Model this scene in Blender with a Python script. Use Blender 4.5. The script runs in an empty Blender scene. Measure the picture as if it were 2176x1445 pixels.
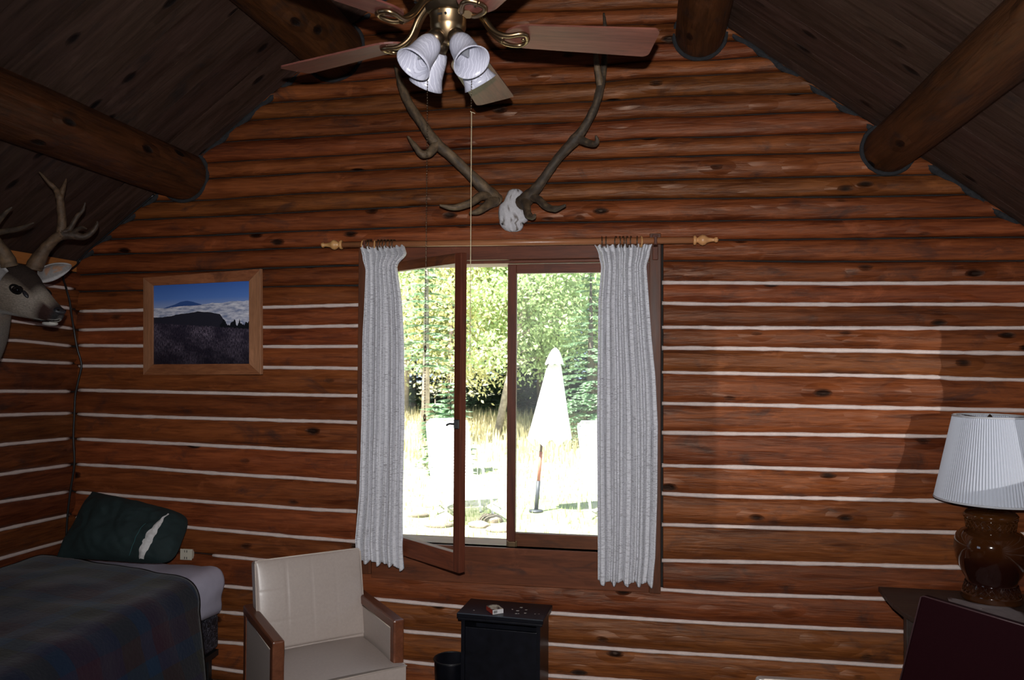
import bpy, bmesh, math, random
from mathutils import Vector, Matrix, noise
random.seed(7)
S = bpy.context.scene
COL = S.collection
PI = math.pi
V = Vector
# ------------------------------------------------------------------ camera, sky, sun, lamps, exposure
W_, H_, FPX = 2176, 1445, 1660.0
CAM = V((0, -4, 1.85))
_y, _p, _r = (math.radians(a) for a in (9.59277, 1.30762, -.29902))
cf = V((-math.sin(_y)*math.cos(_p), math.cos(_y)*math.cos(_p), math.sin(_p)))
_r0 = V((math.cos(_y), math.sin(_y), 0)); _u0 = _r0.cross(cf)
cr = math.cos(_r)*_r0 - math.sin(_r)*_u0
cu = math.sin(_r)*_r0 + math.cos(_r)*_u0
cam = bpy.data.cameras.new('camera'); camo = bpy.data.objects.new('camera', cam); COL.objects.link(camo)
M = Matrix.Identity(4)
for i in range(3):
    M[i][0], M[i][1], M[i][2], M[i][3] = cr[i], cu[i], -cf[i], CAM[i]
camo.matrix_world = M
cam.sensor_width = 36; cam.lens = FPX/W_*36; cam.clip_start = .02; cam.clip_end = 200
cam.dof.use_dof = True; cam.dof.focus_distance = 3.9; cam.dof.aperture_fstop = 5.3
S.camera = camo
S.view_settings.view_transform = 'Standard'; S.view_settings.look = 'None'
S.view_settings.exposure = 0; S.view_settings.gamma = 1; S.view_settings.use_curve_mapping = False
world = bpy.data.worlds.new('sky'); S.world = world; world.use_nodes = True
wn = world.node_tree; bg = wn.nodes['Background']
bg.inputs[0].default_value = (.62, .78, 1, 1); bg.inputs[1].default_value = 2.2
def lamp(name, kind, loc, power, size=.05, target=None, color=(1, 1, 1)):
    l = bpy.data.lights.new(name, kind); o = bpy.data.objects.new(name, l); COL.objects.link(o)
    l.energy = power; l.color = color; o.location = loc
    if kind == 'SUN': l.angle = size
    else: l.shadow_soft_size = size
    if target is not None:
        o.rotation_euler = (V(target)-V(loc)).to_track_quat('-Z', 'Y').to_euler()
    return o
lamp('sun', 'SUN', (-4, -6, 12), 30.0, .01, (0, 0, 0), (1, .96, .90))
FLASH = V((0.005, -4.03, 1.965))
fl = lamp('camera_flash', 'SPOT', FLASH, 380, .012, (-.2, 0, 2.05), (1, .98, .97))
fl.data.spot_size = math.radians(112); fl.data.spot_blend = .9
# spot added outside the right window, standing in for flash bounced off its glass
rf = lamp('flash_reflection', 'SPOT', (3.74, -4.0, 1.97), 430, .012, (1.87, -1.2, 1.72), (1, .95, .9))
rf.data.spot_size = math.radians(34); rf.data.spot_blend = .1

# ------------------------------------------------------------------ helpers
def ray(px, py): return (px-W_/2)/FPX*cr - (py-H_/2)/FPX*cu + cf
def at(px, py, d): return CAM + ray(px, py)*d                     # at a depth
def aty(px, py, y=0.0): r = ray(px, py); return CAM + r*((y-CAM.y)/r.y)
def atx(px, py, x): r = ray(px, py); return CAM + r*((x-CAM.x)/r.x)
def atz(px, py, z): r = ray(px, py); return CAM + r*((z-CAM.z)/r.z)
def nz(*a): return noise.noise(V(a))
class MB:
    def __init__(s): s.v = []; s.f = []; s.m = []; s.c = None
    def add(s, vs, fs, mi=0):
        b = len(s.v); s.v += [tuple(v) for v in vs]; s.f += [tuple(b+i for i in f) for f in fs]; s.m += [mi]*len(fs); return s
    def box(s, a, b, mi=0, mat=None, bev=0):
        (x0, y0, z0), (x1, y1, z1) = a, b
        x0, x1 = min(x0, x1), max(x0, x1); y0, y1 = min(y0, y1), max(y0, y1); z0, z1 = min(z0, z1), max(z0, z1)
        if bev:
            e = bev; vs = []; 
            bm = bmesh.new(); bmesh.ops.create_cube(bm, size=1)
            for v in bm.verts: v.co = V(((x0+x1)/2+v.co.x*(x1-x0), (y0+y1)/2+v.co.y*(y1-y0), (z0+z1)/2+v.co.z*(z1-z0)))
            bmesh.ops.bevel(bm, geom=bm.edges[:], offset=e, segments=2, affect='EDGES', profile=.5)
            bm.verts.index_update(); vs = [v.co.copy() for v in bm.verts]; fs = [[v.index for v in f.verts] for f in bm.faces]; bm.free()
        else:
            vs = [V((x, y, z)) for x in (x0, x1) for y in (y0, y1) for z in (z0, z1)]
            fs = [(0, 1, 3, 2), (4, 6, 7, 5), (0, 4, 5, 1), (2, 3, 7, 6), (0, 2, 6, 4), (1, 5, 7, 3)]
        if mat is not None: vs = [mat @ v for v in vs]
        return s.add(vs, fs, mi)
    def tube(s, pts, rad, n=10, mi=0, flat=1.0, cap=True, up=None):
        pts = [V(p) for p in pts]; k = len(pts)
        if not hasattr(rad, '__len__'): rad = [rad]*k
        vs = []; fs = []; t0 = (pts[1]-pts[0]).normalized()
        nrm = V(up) if up else (V((0, 0, 1)) if abs(t0.z) < .9 else V((1, 0, 0)))
        nrm = (nrm - t0*nrm.dot(t0)).normalized()
        for i in range(k):
            t = ((pts[min(i+1, k-1)]-pts[max(i-1, 0)])).normalized()
            nrm = (nrm - t*nrm.dot(t)).normalized(); b = t.cross(nrm)
            for j in range(n):
                a = 2*PI*j/n; vs.append(pts[i] + (nrm*math.cos(a) + b*math.sin(a)*flat)*rad[i])
        for i in range(k-1):
            for j in range(n):
                q = (j+1) % n; fs.append((i*n+j, i*n+q, (i+1)*n+q, (i+1)*n+j))
        if cap: fs.append(tuple(range(n))[::-1]); fs.append(tuple((k-1)*n+j for j in range(n)))
        return s.add(vs, fs, mi)
    def lathe(s, prof, n=24, mat=None, mi=0, cap=True):
        vs = []; fs = []; k = len(prof)
        for r, z in prof:
            for j in range(n):
                a = 2*PI*j/n; vs.append(V((r*math.cos(a), r*math.sin(a), z)))
        for i in range(k-1):
            for j in range(n):
                q = (j+1) % n; fs.append((i*n+j, i*n+q, (i+1)*n+q, (i+1)*n+j))
        if cap:
            if prof[0][0] > 1e-5: fs.append(tuple(range(n))[::-1])
            if prof[-1][0] > 1e-5: fs.append(tuple((k-1)*n+j for j in range(n)))
        if mat is not None: vs = [mat @ v for v in vs]
        return s.add(vs, fs, mi)
    def prism(s, poly, off, mi=0):
        n = len(poly); p = [V(q) for q in poly]; o = V(off)
        return s.add(p+[q+o for q in p], [tuple(range(n))[::-1], tuple(range(n, 2*n))] + [(i, (i+1) % n, n+(i+1) % n, n+i) for i in range(n)], mi)
    def grid(s, nu, nv, fn, mi=0, closeu=False):
        vs = [fn(i/(nu-1) if not closeu else i/nu, j/(nv-1)) for j in range(nv) for i in range(nu)]
        fs = []
        for j in range(nv-1):
            for i in range(nu if closeu else nu-1):
                q = (i+1) % nu; fs.append((j*nu+i, j*nu+q, (j+1)*nu+q, (j+1)*nu+i))
        return s.add(vs, fs, mi)
    def build(s, name, mat, parent=None, smooth=False, loc=None, fix=True):
        me = bpy.data.meshes.new(name); me.from_pydata(s.v, [], s.f)
        if fix and len(s.v) < 60000:
            bm = bmesh.new(); bm.from_mesh(me); bmesh.ops.recalc_face_normals(bm, faces=bm.faces[:]); bm.to_mesh(me); bm.free()
        mats = mat if isinstance(mat, (list, tuple)) else [mat]
        for m in mats: me.materials.append(m)
        if len(mats) > 1: me.polygons.foreach_set('material_index', s.m)
        if smooth: me.polygons.foreach_set('use_smooth', [len(p.vertices) <= 4 for p in me.polygons])
        o = bpy.data.objects.new(name, me); COL.objects.link(o)
        if s.c:
            at_ = me.color_attributes.new('Col', 'FLOAT_COLOR', 'POINT')
            at_.data.foreach_set('color', [x for c in s.c for x in (*c, 1)])
        if parent is not None: o.parent = parent
        if loc is not None: o.location = loc
        return o
def tag(o, label=None, cat=None, group=None, kind=None):
    if label: o['label'] = label
    if cat: o['category'] = cat
    if group: o['group'] = group
    if kind: o['kind'] = kind
    return o
def thing(name, label, cat, loc=(0, 0, 0), rz=0, group=None, rot=None):
    o = bpy.data.objects.new(name, None); COL.objects.link(o); o.location = loc
    o.rotation_euler = rot if rot else (0, 0, rz); o.empty_display_size = .1
    return tag(o, label, cat, group)
def mod(o, kind, **k):
    m = o.modifiers.new(kind.lower(), kind)
    for a, b in k.items(): setattr(m, a, b)
    return m
def bev(o, w=.003, s=2): return mod(o, 'BEVEL', width=w, segments=s, limit_method='ANGLE')
def copy_tree(o, parent=None):
    c = o.copy(); COL.objects.link(c)
    if parent is not None: c.parent = parent
    for ch in list(o.children): copy_tree(ch, c)
    return c

# ------------------------------------------------------------------ materials
class NT:
    def __init__(s, name):
        s.m = bpy.data.materials.new(name); s.m.use_nodes = True; s.n = s.m.node_tree.nodes; s.l = s.m.node_tree.links
        s.b = s.n['Principled BSDF']
    def node(s, t, **k):
        n = s.n.new(t)
        for a, b in k.items():
            if a.startswith('i_'):
                key = a[2:]; key = int(key) if key.isdigit() else key
                if hasattr(b, 'is_linked') or isinstance(b, bpy.types.NodeSocket): s.l.new(b, n.inputs[key])
                else: n.inputs[key].default_value = b
            else: setattr(n, a, b)
        return n
    def link(s, a, b): s.l.new(a, b)
    def ramp(s, fac, stops, interp='LINEAR'):
        r = s.node('ShaderNodeValToRGB'); s.link(fac, r.inputs[0]); e = r.color_ramp.elements; r.color_ramp.interpolation = interp
        while len(e) < len(stops): e.new(.5)
        for el, (p, c) in zip(e, stops): el.position = p; el.color = (*c, 1) if len(c) == 3 else c
        return r.outputs[0]
    def mix(s, a, b, f, mode='MIX'):
        n = s.node('ShaderNodeMix', data_type='RGBA', blend_type=mode)
        for v, i in ((f, 0), (a, 6), (b, 7)):
            if isinstance(v, bpy.types.NodeSocket): s.link(v, n.inputs[i])
            else: n.inputs[i].default_value = v if i == 0 else (*v, 1)
        return n.outputs[2]
    def math(s, op, a, b=0.0, c=0.0):
        n = s.node('ShaderNodeMath', operation=op)
        for i, v in enumerate((a, b, c)):
            if isinstance(v, bpy.types.NodeSocket): s.link(v, n.inputs[i])
            else: n.inputs[i].default_value = v
        return n.outputs[0]
    def obj(s, rnd=True, scale=(1, 1, 1), rot=(0, 0, 0), vec=None):
        v = vec
        if v is None:
            v = s.node('ShaderNodeTexCoord').outputs['Object']
            if rnd:
                r = s.node('ShaderNodeObjectInfo').outputs['Random']
                a = s.node('ShaderNodeVectorMath', operation='SCALE'); a.inputs[0].default_value = (37, 53, 71); s.link(r, a.inputs[3])
                b = s.node('ShaderNodeVectorMath', operation='ADD'); s.link(v, b.inputs[0]); s.link(a.outputs[0], b.inputs[1]); v = b.outputs[0]
        m = s.node('ShaderNodeMapping'); m.inputs['Scale'].default_value = scale; m.inputs['Rotation'].default_value = rot
        s.link(v, m.inputs[0]); return m.outputs[0]
    def noise(s, vec, scale, detail=4, rough=.5, dist=0):
        n = s.node('ShaderNodeTexNoise'); s.link(vec, n.inputs['Vector']); n.inputs['Scale'].default_value = scale
        n.inputs['Detail'].default_value = detail; n.inputs['Roughness'].default_value = rough; n.inputs['Distortion'].default_value = dist
        return n.outputs['Fac']
    def bump(s, h, dist=.002, strength=1.0, normal=None):
        b = s.node('ShaderNodeBump'); b.inputs['Distance'].default_value = dist; b.inputs['Strength'].default_value = strength
        s.link(h, b.inputs['Height'])
        if normal is not None: s.link(normal, b.inputs['Normal'])
        return b.outputs[0]
    def set(s, **k):
        for a, b in k.items():
            key = {'color': 'Base Color', 'rough': 'Roughness', 'spec': 'Specular IOR Level', 'metal': 'Metallic', 'normal': 'Normal',
                   'coat': 'Coat Weight', 'coatr': 'Coat Roughness', 'sub': 'Subsurface Weight', 'trans': 'Transmission Weight', 'sheen': 'Sheen Weight'}[a]
            if isinstance(b, bpy.types.NodeSocket): s.link(b, s.b.inputs[key])
            else: s.b.inputs[key].default_value = (*b, 1) if isinstance(b, tuple) else b
        return s
def plain(name, color, rough=.5, metal=0, spec=.5, nscale=0, namt=.15, bumpd=0, **k):
    t = NT(name); t.set(rough=rough, metal=metal, spec=spec, **k)
    if nscale:
        v = t.obj(); n = t.noise(v, nscale, 5, .6)
        lo = tuple(c*(1-namt) for c in color); hi = tuple(min(1, c*(1+namt)) for c in color)
        t.set(color=t.ramp(n, [(.3, lo), (.7, hi)]))
        if bumpd: t.set(normal=t.bump(n, bumpd))
    else: t.set(color=color)
    return t.m
def wood(name, c0, c1, axis='x', rough=.35, grain=1.0, knots=True, stain=True, vary=.25, spec=.5, bumpd=.0018, coat=0.0, tint=None):
    t = NT(name)
    ax = {'x': (1, 0, 0), 'y': (0, 1, 0), 'z': (0, 0, 1)}[axis]
    g = tuple(3*grain if a else 34*grain for a in ax); g2 = tuple(1.1 if a else 9 for a in ax); g3 = tuple(1.7 if a else 3.4 for a in ax)
    fine = t.noise(t.obj(scale=g), 1.6, 8, .62, 1.0)
    broad = t.noise(t.obj(scale=g2), 1.5, 4, .6, .6)
    col = t.ramp(t.math('ADD', t.math('MULTIPLY', fine, .55), t.math('MULTIPLY', broad, .45)), [(.36, c0), (.62, c1)])
    h = t.math('ADD', t.math('MULTIPLY', fine, .35), t.math('MULTIPLY', t.noise(t.obj(scale=g2), 2.2, 3, .55), .9))
    if stain:
        st = t.noise(t.obj(scale=g3), 1.9, 5, .65, .8)
        col = t.mix(col, (c0[0]*.35+.010, c0[1]*.35+.011, c0[2]*.35+.012), t.ramp(st, [(.56, (0, 0, 0)), (.70, (.75,)*3)]))
        pale = t.noise(t.obj(scale=g3), 2.7, 5, .7, .5)
        col = t.mix(col, tuple(min(1, c*1.55+.01) for c in c1), t.ramp(pale, [(.58, (0, 0, 0)), (.76, (.55,)*3)]))
    if knots:
        vo = t.node('ShaderNodeTexVoronoi'); vv = t.obj(scale=tuple(3.4 if a else 7.0 for a in ax)); t.link(vv, vo.inputs['Vector']); vo.inputs['Scale'].default_value = 1.0
        wob = t.math('ADD', vo.outputs['Distance'], t.math('MULTIPLY', t.math('SUBTRACT', fine, .5), .10))
        k = t.ramp(wob, [(.09, (1, 1, 1)), (.17, (0, 0, 0))])
        col = t.mix(col, (c0[0]*.16, c0[1]*.2, c0[2]*.3), k)
        h = t.math('ADD', h, t.math('MULTIPLY', t.ramp(wob, [(.05, (0, 0, 0)), (.15, (1, 1, 1)), (.34, (0, 0, 0))]), .8))
    rnd = t.node('ShaderNodeObjectInfo').outputs['Random']
    hs = t.node('ShaderNodeHueSaturation'); t.link(col, hs.inputs['Color'])
    t.link(t.math('ADD', t.math('MULTIPLY', rnd, vary*2), 1-vary), hs.inputs['Value'])
    r2 = t.math('FRACT', t.math('MULTIPLY', rnd, 17.3))
    t.link(t.math('ADD', t.math('MULTIPLY', r2, .012), .4965), hs.inputs['Hue'])
    rr = t.math('ADD', t.math('MULTIPLY', broad, .3), rough-.15)
    t.set(color=hs.outputs[0], rough=rr, spec=spec, normal=t.bump(h, bumpd), coat=coat)
    if tint: t.b.inputs['Specular Tint'].default_value = (*tint, 1)
    return t.m
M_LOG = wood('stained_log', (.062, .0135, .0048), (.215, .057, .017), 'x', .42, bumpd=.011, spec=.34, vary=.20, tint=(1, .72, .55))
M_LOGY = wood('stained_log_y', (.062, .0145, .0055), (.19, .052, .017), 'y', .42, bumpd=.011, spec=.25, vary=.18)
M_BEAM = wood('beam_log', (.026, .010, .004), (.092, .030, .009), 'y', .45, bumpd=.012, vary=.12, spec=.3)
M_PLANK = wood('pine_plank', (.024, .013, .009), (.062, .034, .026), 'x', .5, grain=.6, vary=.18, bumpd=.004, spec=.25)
M_FLOOR = wood('floor_board', (.06, .03, .016), (.12, .06, .03), 'y', .5, knots=False, bumpd=.001)
M_TRIM = wood('stained_trim', (.055, .016, .008), (.12, .033, .015), 'z', .5, grain=.9, knots=False, stain=False, vary=.1, bumpd=.001, spec=.22)
M_TRIMX = wood('stained_trim_x', (.070, .020, .009), (.155, .044, .018), 'x', .5, grain=.9, knots=False, stain=True, vary=.1, bumpd=.001, spec=.22)
M_ORANGE = wood('orange_board', (.26, .08, .02), (.38, .125, .035), 'y', .45, knots=False, stain=False, vary=.05)
M_FRAME = wood('pine_frame', (.17, .055, .020), (.33, .125, .05), 'x', .5, grain=1.2, vary=.05, knots=False)
M_FRAMEZ = wood('pine_frame_z', (.22, .095, .045), (.40, .18, .09), 'z', .5, grain=1.2, vary=.05, knots=False)
M_ROD = wood('rod_wood', (.26, .095, .04), (.36, .14, .06), 'x', .35, knots=False, stain=False, vary=.02)
M_FINIAL = wood('finial_wood', (.42, .20, .07), (.60, .31, .12), 'x', .4, knots=False, stain=False, vary=.02)
M_ARM = wood('walnut_arm', (.09, .026, .012), (.17, .055, .025), 'y', .35, knots=False, stain=False, vary=.08, bumpd=.0006)
M_BLADE = wood('blade_veneer', (.078, .023, .018), (.175, .056, .042), 'x', .45, grain=1.4, knots=False, stain=False, vary=.03, bumpd=.0003)
M_TABLE = wood('dark_table', (.018, .011, .009), (.040, .022, .017), 'x', .45, knots=False, stain=False, vary=.02)
M_CHINK = plain('white_chinking', (.60, .49, .45), .8, nscale=40, namt=.08, bumpd=.002)
M_OAK = plain('oakum', (.014, .014, .016), .95, nscale=60, namt=.5, bumpd=.004)
M_DARK = plain('backing', (.010, .008, .007), .9)
M_BRASS = plain('antique_brass', (.30, .205, .115), .33, 1.0)
M_BRASSD = plain('dark_brass', (.10, .07, .045), .35, .9)
M_BLACK = plain('black_paint', (.0035, .004, .007), .36, nscale=25, namt=.4, spec=.3)
M_BLACKM = plain('black_metal', (.01, .01, .011), .4)
M_BONE = None
def curtain_mat():
    t = NT('slub_curtain')
    a = t.noise(t.obj(False, (45, 45, 420)), 1, 3, .6); b = t.noise(t.obj(False, (3, 3, 9)), 1, 3)
    s = t.ramp(a, [(.52, (0, 0, 0)), (.63, (.85,)*3)])
    c = t.mix((.67, .67, .71), (.15, .14, .16), s)
    c = t.mix(c, (.60, .60, .64), t.ramp(b, [(.35, (0, 0, 0)), (.7, (.6,)*3)]))
    t.set(color=c, rough=.85, spec=.2, normal=t.bump(a, .0006), sheen=.2); return t.m
M_CURT = curtain_mat()
def vcol_mat(name, rough=.8, bumpd=.002, bs=(120, 120, 120), spec=.3, amp=.25):
    t = NT(name); a = t.node('ShaderNodeVertexColor', layer_name='Col').outputs[0]
    n = t.noise(t.obj(False, bs), 1, 5, .65)
    t.set(color=t.mix(a, t.ramp(n, [(.3, (1-amp,)*3), (.7, (1, 1, 1))]), 1.0, 'MULTIPLY'), rough=rough, spec=spec, normal=t.bump(n, bumpd)); return t.m
M_FUR = vcol_mat('deer_fur', .9, .006, (90, 230, 230), .15, .45)
M_ANTLER = vcol_mat('antler', .6, .003, (60, 60, 60), .35, .45)
M_BONE = vcol_mat('skull_bone', .75, .004, (70, 70, 70), .3, .25)
M_VINYL = plain('cream_vinyl', (.40, .335, .30), .34, nscale=90, namt=.05, bumpd=.0003, spec=.5)
M_VINYLP = plain('cream_piping', (.50, .42, .36), .35)
M_SHEET = plain('lavender_sheet', (.50, .48, .60), .85, nscale=9, namt=.06, bumpd=.004)
M_GREEN = plain('green_pillowcase', (.007, .019, .020), .85, nscale=14, namt=.25, bumpd=.006)
M_WHITE = plain('white_ticking', (.60, .58, .58), .8, nscale=60, namt=.15, bumpd=.003)
M_TEAL = plain('teal_thread', (.03, .12, .13), .6)
M_IVORY = plain('ivory_plastic', (.50, .46, .38), .4)
def glass_mat(name, tint=(1, 1, 1), dust=.0):
    t = NT(name); n, l = t.n, t.l; n.remove(t.b)
    tr = t.node('ShaderNodeBsdfTransparent'); tr.inputs[0].default_value = (*tint, 1)
    gl = t.node('ShaderNodeBsdfGlossy'); gl.inputs['Roughness'].default_value = .02
    lw = t.node('ShaderNodeLayerWeight'); lw.inputs[0].default_value = .5; fr = t.node('ShaderNodeMath', operation='MULTIPLY_ADD'); fr.inputs[1].default_value = .35; fr.inputs[2].default_value = .035; pw = t.math('POWER', lw.outputs['Facing'], 4.0); l.new(pw, fr.inputs[0])
    mx = t.node('ShaderNodeMixShader'); l.new(fr.outputs[0], mx.inputs[0]); l.new(tr.outputs[0], mx.inputs[1]); l.new(gl.outputs[0], mx.inputs[2])
    out = mx
    if dust:
        d = t.node('ShaderNodeBsdfDiffuse'); d.inputs[0].default_value = (.7, .72, .74, 1)
        m2 = t.node('ShaderNodeMixShader'); f = t.math('MULTIPLY', t.noise(t.obj(False, (6, 6, 6)), 1, 6, .7), dust)
        l.new(f, m2.inputs[0]); l.new(mx.outputs[0], m2.inputs[1]); l.new(d.outputs[0], m2.inputs[2]); out = m2
    l.new(out.outputs[0], n['Material Output'].inputs[0]); return t.m
M_GLASS = glass_mat('window_glass')
M_GLASSD = glass_mat('dusty_glass', (.93, .95, .94), .16)
M_BULB = glass_mat('bulb_glass', (.72, .72, .74), .25)

# ------------------------------------------------------------------ room constants
FZ = .09                                       # floor level
XL, XR, YR = -3.21, 1.87, -5.4                 # left wall, right wall, rear wall (inner faces)
RX, RZ, RS = -.668, 4.322, .763                # ridge and slope
def roof(x): return RZ - RS*abs(x-RX)
WX0, WX1 = -1.50, .083                         # window casing outside
WZ1 = aty(1100, 519).z; WZ0 = aty(1100, 1240).z

# measured joints of the gable wall, in photograph pixels, top to bottom
J = [
 [(900, 30), (1150, 25), (1280, 22), (1400, 16.5), (1560, 12)],
 [(900, 66), (1400, 50), (1545, 45)],
 [(850, 113), (1400, 92), (1560, 87)],
 [(768, 171), (1080, 147), (1280, 139.5), (1380, 130), (1520, 127), (1625, 118)],
 [(573, 217.6), (640, 214.6), (780, 205), (1080, 183.7), (1280, 174), (1380, 163.7), (1520, 159), (1660, 152.6)],
 [(518, 256), (640, 248.4), (780, 243), (1080, 222), (1280, 215), (1380, 206.7), (1520, 202), (1735, 197)],
 [(467, 302), (640, 292), (780, 284), (1080, 265), (1280, 257), (1380, 249.6), (1520, 246.4), (1700, 239), (1800, 236)],
 [(421, 347), (640, 335), (780, 327), (1080, 309.6), (1280, 301), (1380, 292.6), (1520, 291), (1700, 285), (1840, 280)],
 [(380, 383), (460, 379), (640, 368.4), (780, 361.7), (1080, 345), (1280, 338), (1380, 334), (1520, 330), (1700, 326), (1810, 323.5)],
 [(330, 428), (440, 425), (640, 411.4), (780, 406), (1080, 391), (1280, 386.6), (1380, 382.4), (1520, 380), (1700, 375), (1840, 373), (1960, 371)],
 [(280, 467.6), (420, 461.6), (640, 450), (780, 443), (1000, 433), (1240, 426), (1380, 423), (1520, 421.6), (1700, 419), (1840, 417.6), (2040, 413.6)],
 [(260, 507), (420, 501), (640, 491), (780, 486), (1150, 473), (1380, 470), (1520, 469), (1700, 467), (1840, 465.5), (2030, 462.6), (2100, 461)],
 [(170, 542), (260, 539.4), (420, 536), (640, 526), (740, 524), (1410, 511), (1540, 510), (1700, 508), (1840, 507), (2030, 504.8), (2176, 504)],
 [(200, 583), (260, 580), (420, 575.8), (640, 567), (765, 563), (1410, 554), (1530, 554), (1700, 556), (2030, 554.6), (2176, 554)],
 [(200, 619), (300, 617), (640, 608), (770, 606), (1410, 601), (1530, 601.4), (1780, 603), (2030, 601.8), (2176, 602)],
 [(175, 661.6), (300, 659.4), (640, 651.4), (770, 648), (1410, 644.4), (1530, 647), (2030, 647), (2176, 647)],
 [(175, 701), (300, 698.5), (640, 694.7), (770, 692), (1410, 695), (1530, 696.6), (2030, 697.5), (2176, 697)],
 [(175, 734), (300, 735), (640, 736.8), (770, 735.8), (1410, 739.6), (1530, 740), (2030, 749), (2176, 751)],
 [(175, 778), (300, 778), (640, 781.3), (770, 783), (1405, 791), (1530, 793), (1985, 801), (2030, 804.5), (2176, 807)],
 [(175, 829), (300, 831.6), (640, 839), (770, 841), (1400, 857.4), (1530, 859), (2030, 869), (2176, 872)],
 [(175, 880), (300, 885), (640, 894), (770, 897.5), (1400, 919), (1530, 921), (1940, 926), (2176, 929)],
 [(165, 932.6), (300, 938.6), (640, 956), (770, 961), (1395, 988), (1530, 991), (1860, 1000), (2000, 1001.5), (2176, 1004)],
 [(165, 986), (300, 992.7), (400, 1001), (560, 1011.5), (640, 1016), (760, 1024.4), (1390, 1047.6), (1530, 1054), (1860, 1061), (2000, 1064), (2176, 1068)],
 [(160, 1045), (400, 1062.7), (560, 1074), (640, 1080.4), (760, 1086), (1390, 1113.5), (1530, 1117.4), (1860, 1127), (2000, 1130.5), (2176, 1134)],
 [(160, 1098), (410, 1120.6), (560, 1133.5), (640, 1141), (745, 1149), (1390, 1190), (1530, 1192), (1860, 1199.6), (2000, 1204), (2176, 1208)],
 [(160, 1150), (455, 1179), (530, 1186), (775, 1209), (1000, 1226.7), (1140, 1237.6), (1400, 1251), (1530, 1260), (1885, 1271.6), (2176, 1280)],
 [(160, 1212), (475, 1244.5), (530, 1248.7), (800, 1272), (985, 1289), (1165, 1301), (1400, 1316), (1530, 1323.7), (1900, 1340), (2176, 1350)],
 [(160, 1264), (465, 1298.6), (505, 1302), (870, 1341), (975, 1349.7), (1160, 1366.5), (1400, 1384), (1530, 1391), (1900, 1414), (2176, 1424)],
 [(160, 1320), (460, 1363), (505, 1365.5), (870, 1405), (943, 1412.6), (1165, 1434), (1400, 1449), (1900, 1480), (2176, 1492)],
 [(160, 1370), (452, 1417), (503, 1424.7), (870, 1470), (1400, 1515), (2176, 1550)]]
JW = [[(q.x, q.z) for q in (aty(*p) for p in j)] for j in J]
def interp(pts, x):
    if x <= pts[0][0]: a, b = pts[0], pts[1]; return a[1] if x < a[0]-.25 else a[1]+(b[1]-a[1])/(b[0]-a[0])*(x-a[0])*.5
    if x >= pts[-1][0]: return pts[-1][1]
    for a, b in zip(pts, pts[1:]):
        if a[0] <= x <= b[0]:
            t = (x-a[0])/(b[0]-a[0]); return a[1]+(b[1]-a[1])*t
def jz(i, x):
    if i < 0: return interp(JW[0], x) - i*.10
    if i >= len(JW): return FZ - .02
    return interp(JW[i], x)
BUL = .028
def logmesh(zt, zb, a, b, place, seed, step=.05, clampz=None, bul=BUL, back=.05):
    """round-faced log between two joint curves; place(u, out, z) gives the world point"""
    n = max(2, int((b-a)/step)+1); mb = MB(); K = 10; vs = []
    us = [a, a+.003]+[a+(b-a)*i/n for i in range(1, n)]+[b-.003, b]; n = len(us)-1
    for i in range(n+1):
        u = us[i]; t, q = zt(u), zb(u); g = .0035+.0025*nz(u*3, seed, 1.5)
        t -= g+.002*nz(u*9, seed, 3); q += g+.002*nz(u*9, seed, 7)
        ring = []
        for k in range(K+1):
            s = k/K; z = t+(q-t)*(.5-.5*math.cos(PI*s)*.94-.5*math.cos(PI*s)*.06)
            w = 2*(z-q)/(t-q)-1 if abs(t-q) > 1e-6 else 0
            o = (bul+.008*nz(seed*3, u*.9, 0))*(max(0, 1-abs(w)**2.1))**.55 + .0035*nz(u*5, z*16, seed) + .006*nz(u*1.6, z*8, seed+9)*max(0, 1-abs(w))
            if clampz: z = min(z, clampz(u))
            ring.append(place(u, o, z))
        zt_, zb_ = (min(t, clampz(u)), min(q, clampz(u))) if clampz else (t, q)
        ring.append(place(u, -back, zb_)); ring.append(place(u, -back, zt_))
        vs += ring
    m = K+3; fs = []
    for i in range(n):
        for k in range(m):
            q = (k+1) % m; fs.append((i*m+k, i*m+q, (i+1)*m+q, (i+1)*m+k))
    fs.append(tuple(range(m))); fs.append(tuple(n*m+k for k in range(m))[::-1])
    mb.add(vs, fs); return mb
def bead(zc, a, b, place, seed, half=.0092, out=.019, step=.035, clampz=None):
    n = max(2, int((b-a)/step)); mb = MB(); vs = []
    for i in range(n+1):
        u = a+(b-a)*i/n; z = zc(u)+.002*nz(u*5, seed, 2); h = half*(1+.30*nz(u*13, seed, 5)+.22*nz(u*34, seed, 8))
        for dz, o in ((h*1.3, -.01), (h, out*.7), (h*.35, out+.001), (-h*.35, out+.001), (-h, out*.7), (-h*1.3, -.01)):
            z_ = z+dz
            if clampz: z_ = min(z_, clampz(u))
            vs.append(place(u, o+.001*nz(u*20, dz*100, seed), z_))
    fs = []
    for i in range(n):
        for k in range(6):
            q = (k+1) % 6; fs.append((i*6+k, i*6+q, (i+1)*6+q, (i+1)*6+k))
    fs.append(tuple(range(6))); fs.append(tuple(n*6+k for k in range(6))[::-1])
    mb.add(vs, fs); return mb
pl_back = lambda u, o, z: V((u, -o, z))
pl_left = lambda u, o, z: V((XL+o, u, z))
pl_right = lambda u, o, z: V((XR-o, u, z))
pl_rear = lambda u, o, z: V((u, YR+o, z))

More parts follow.
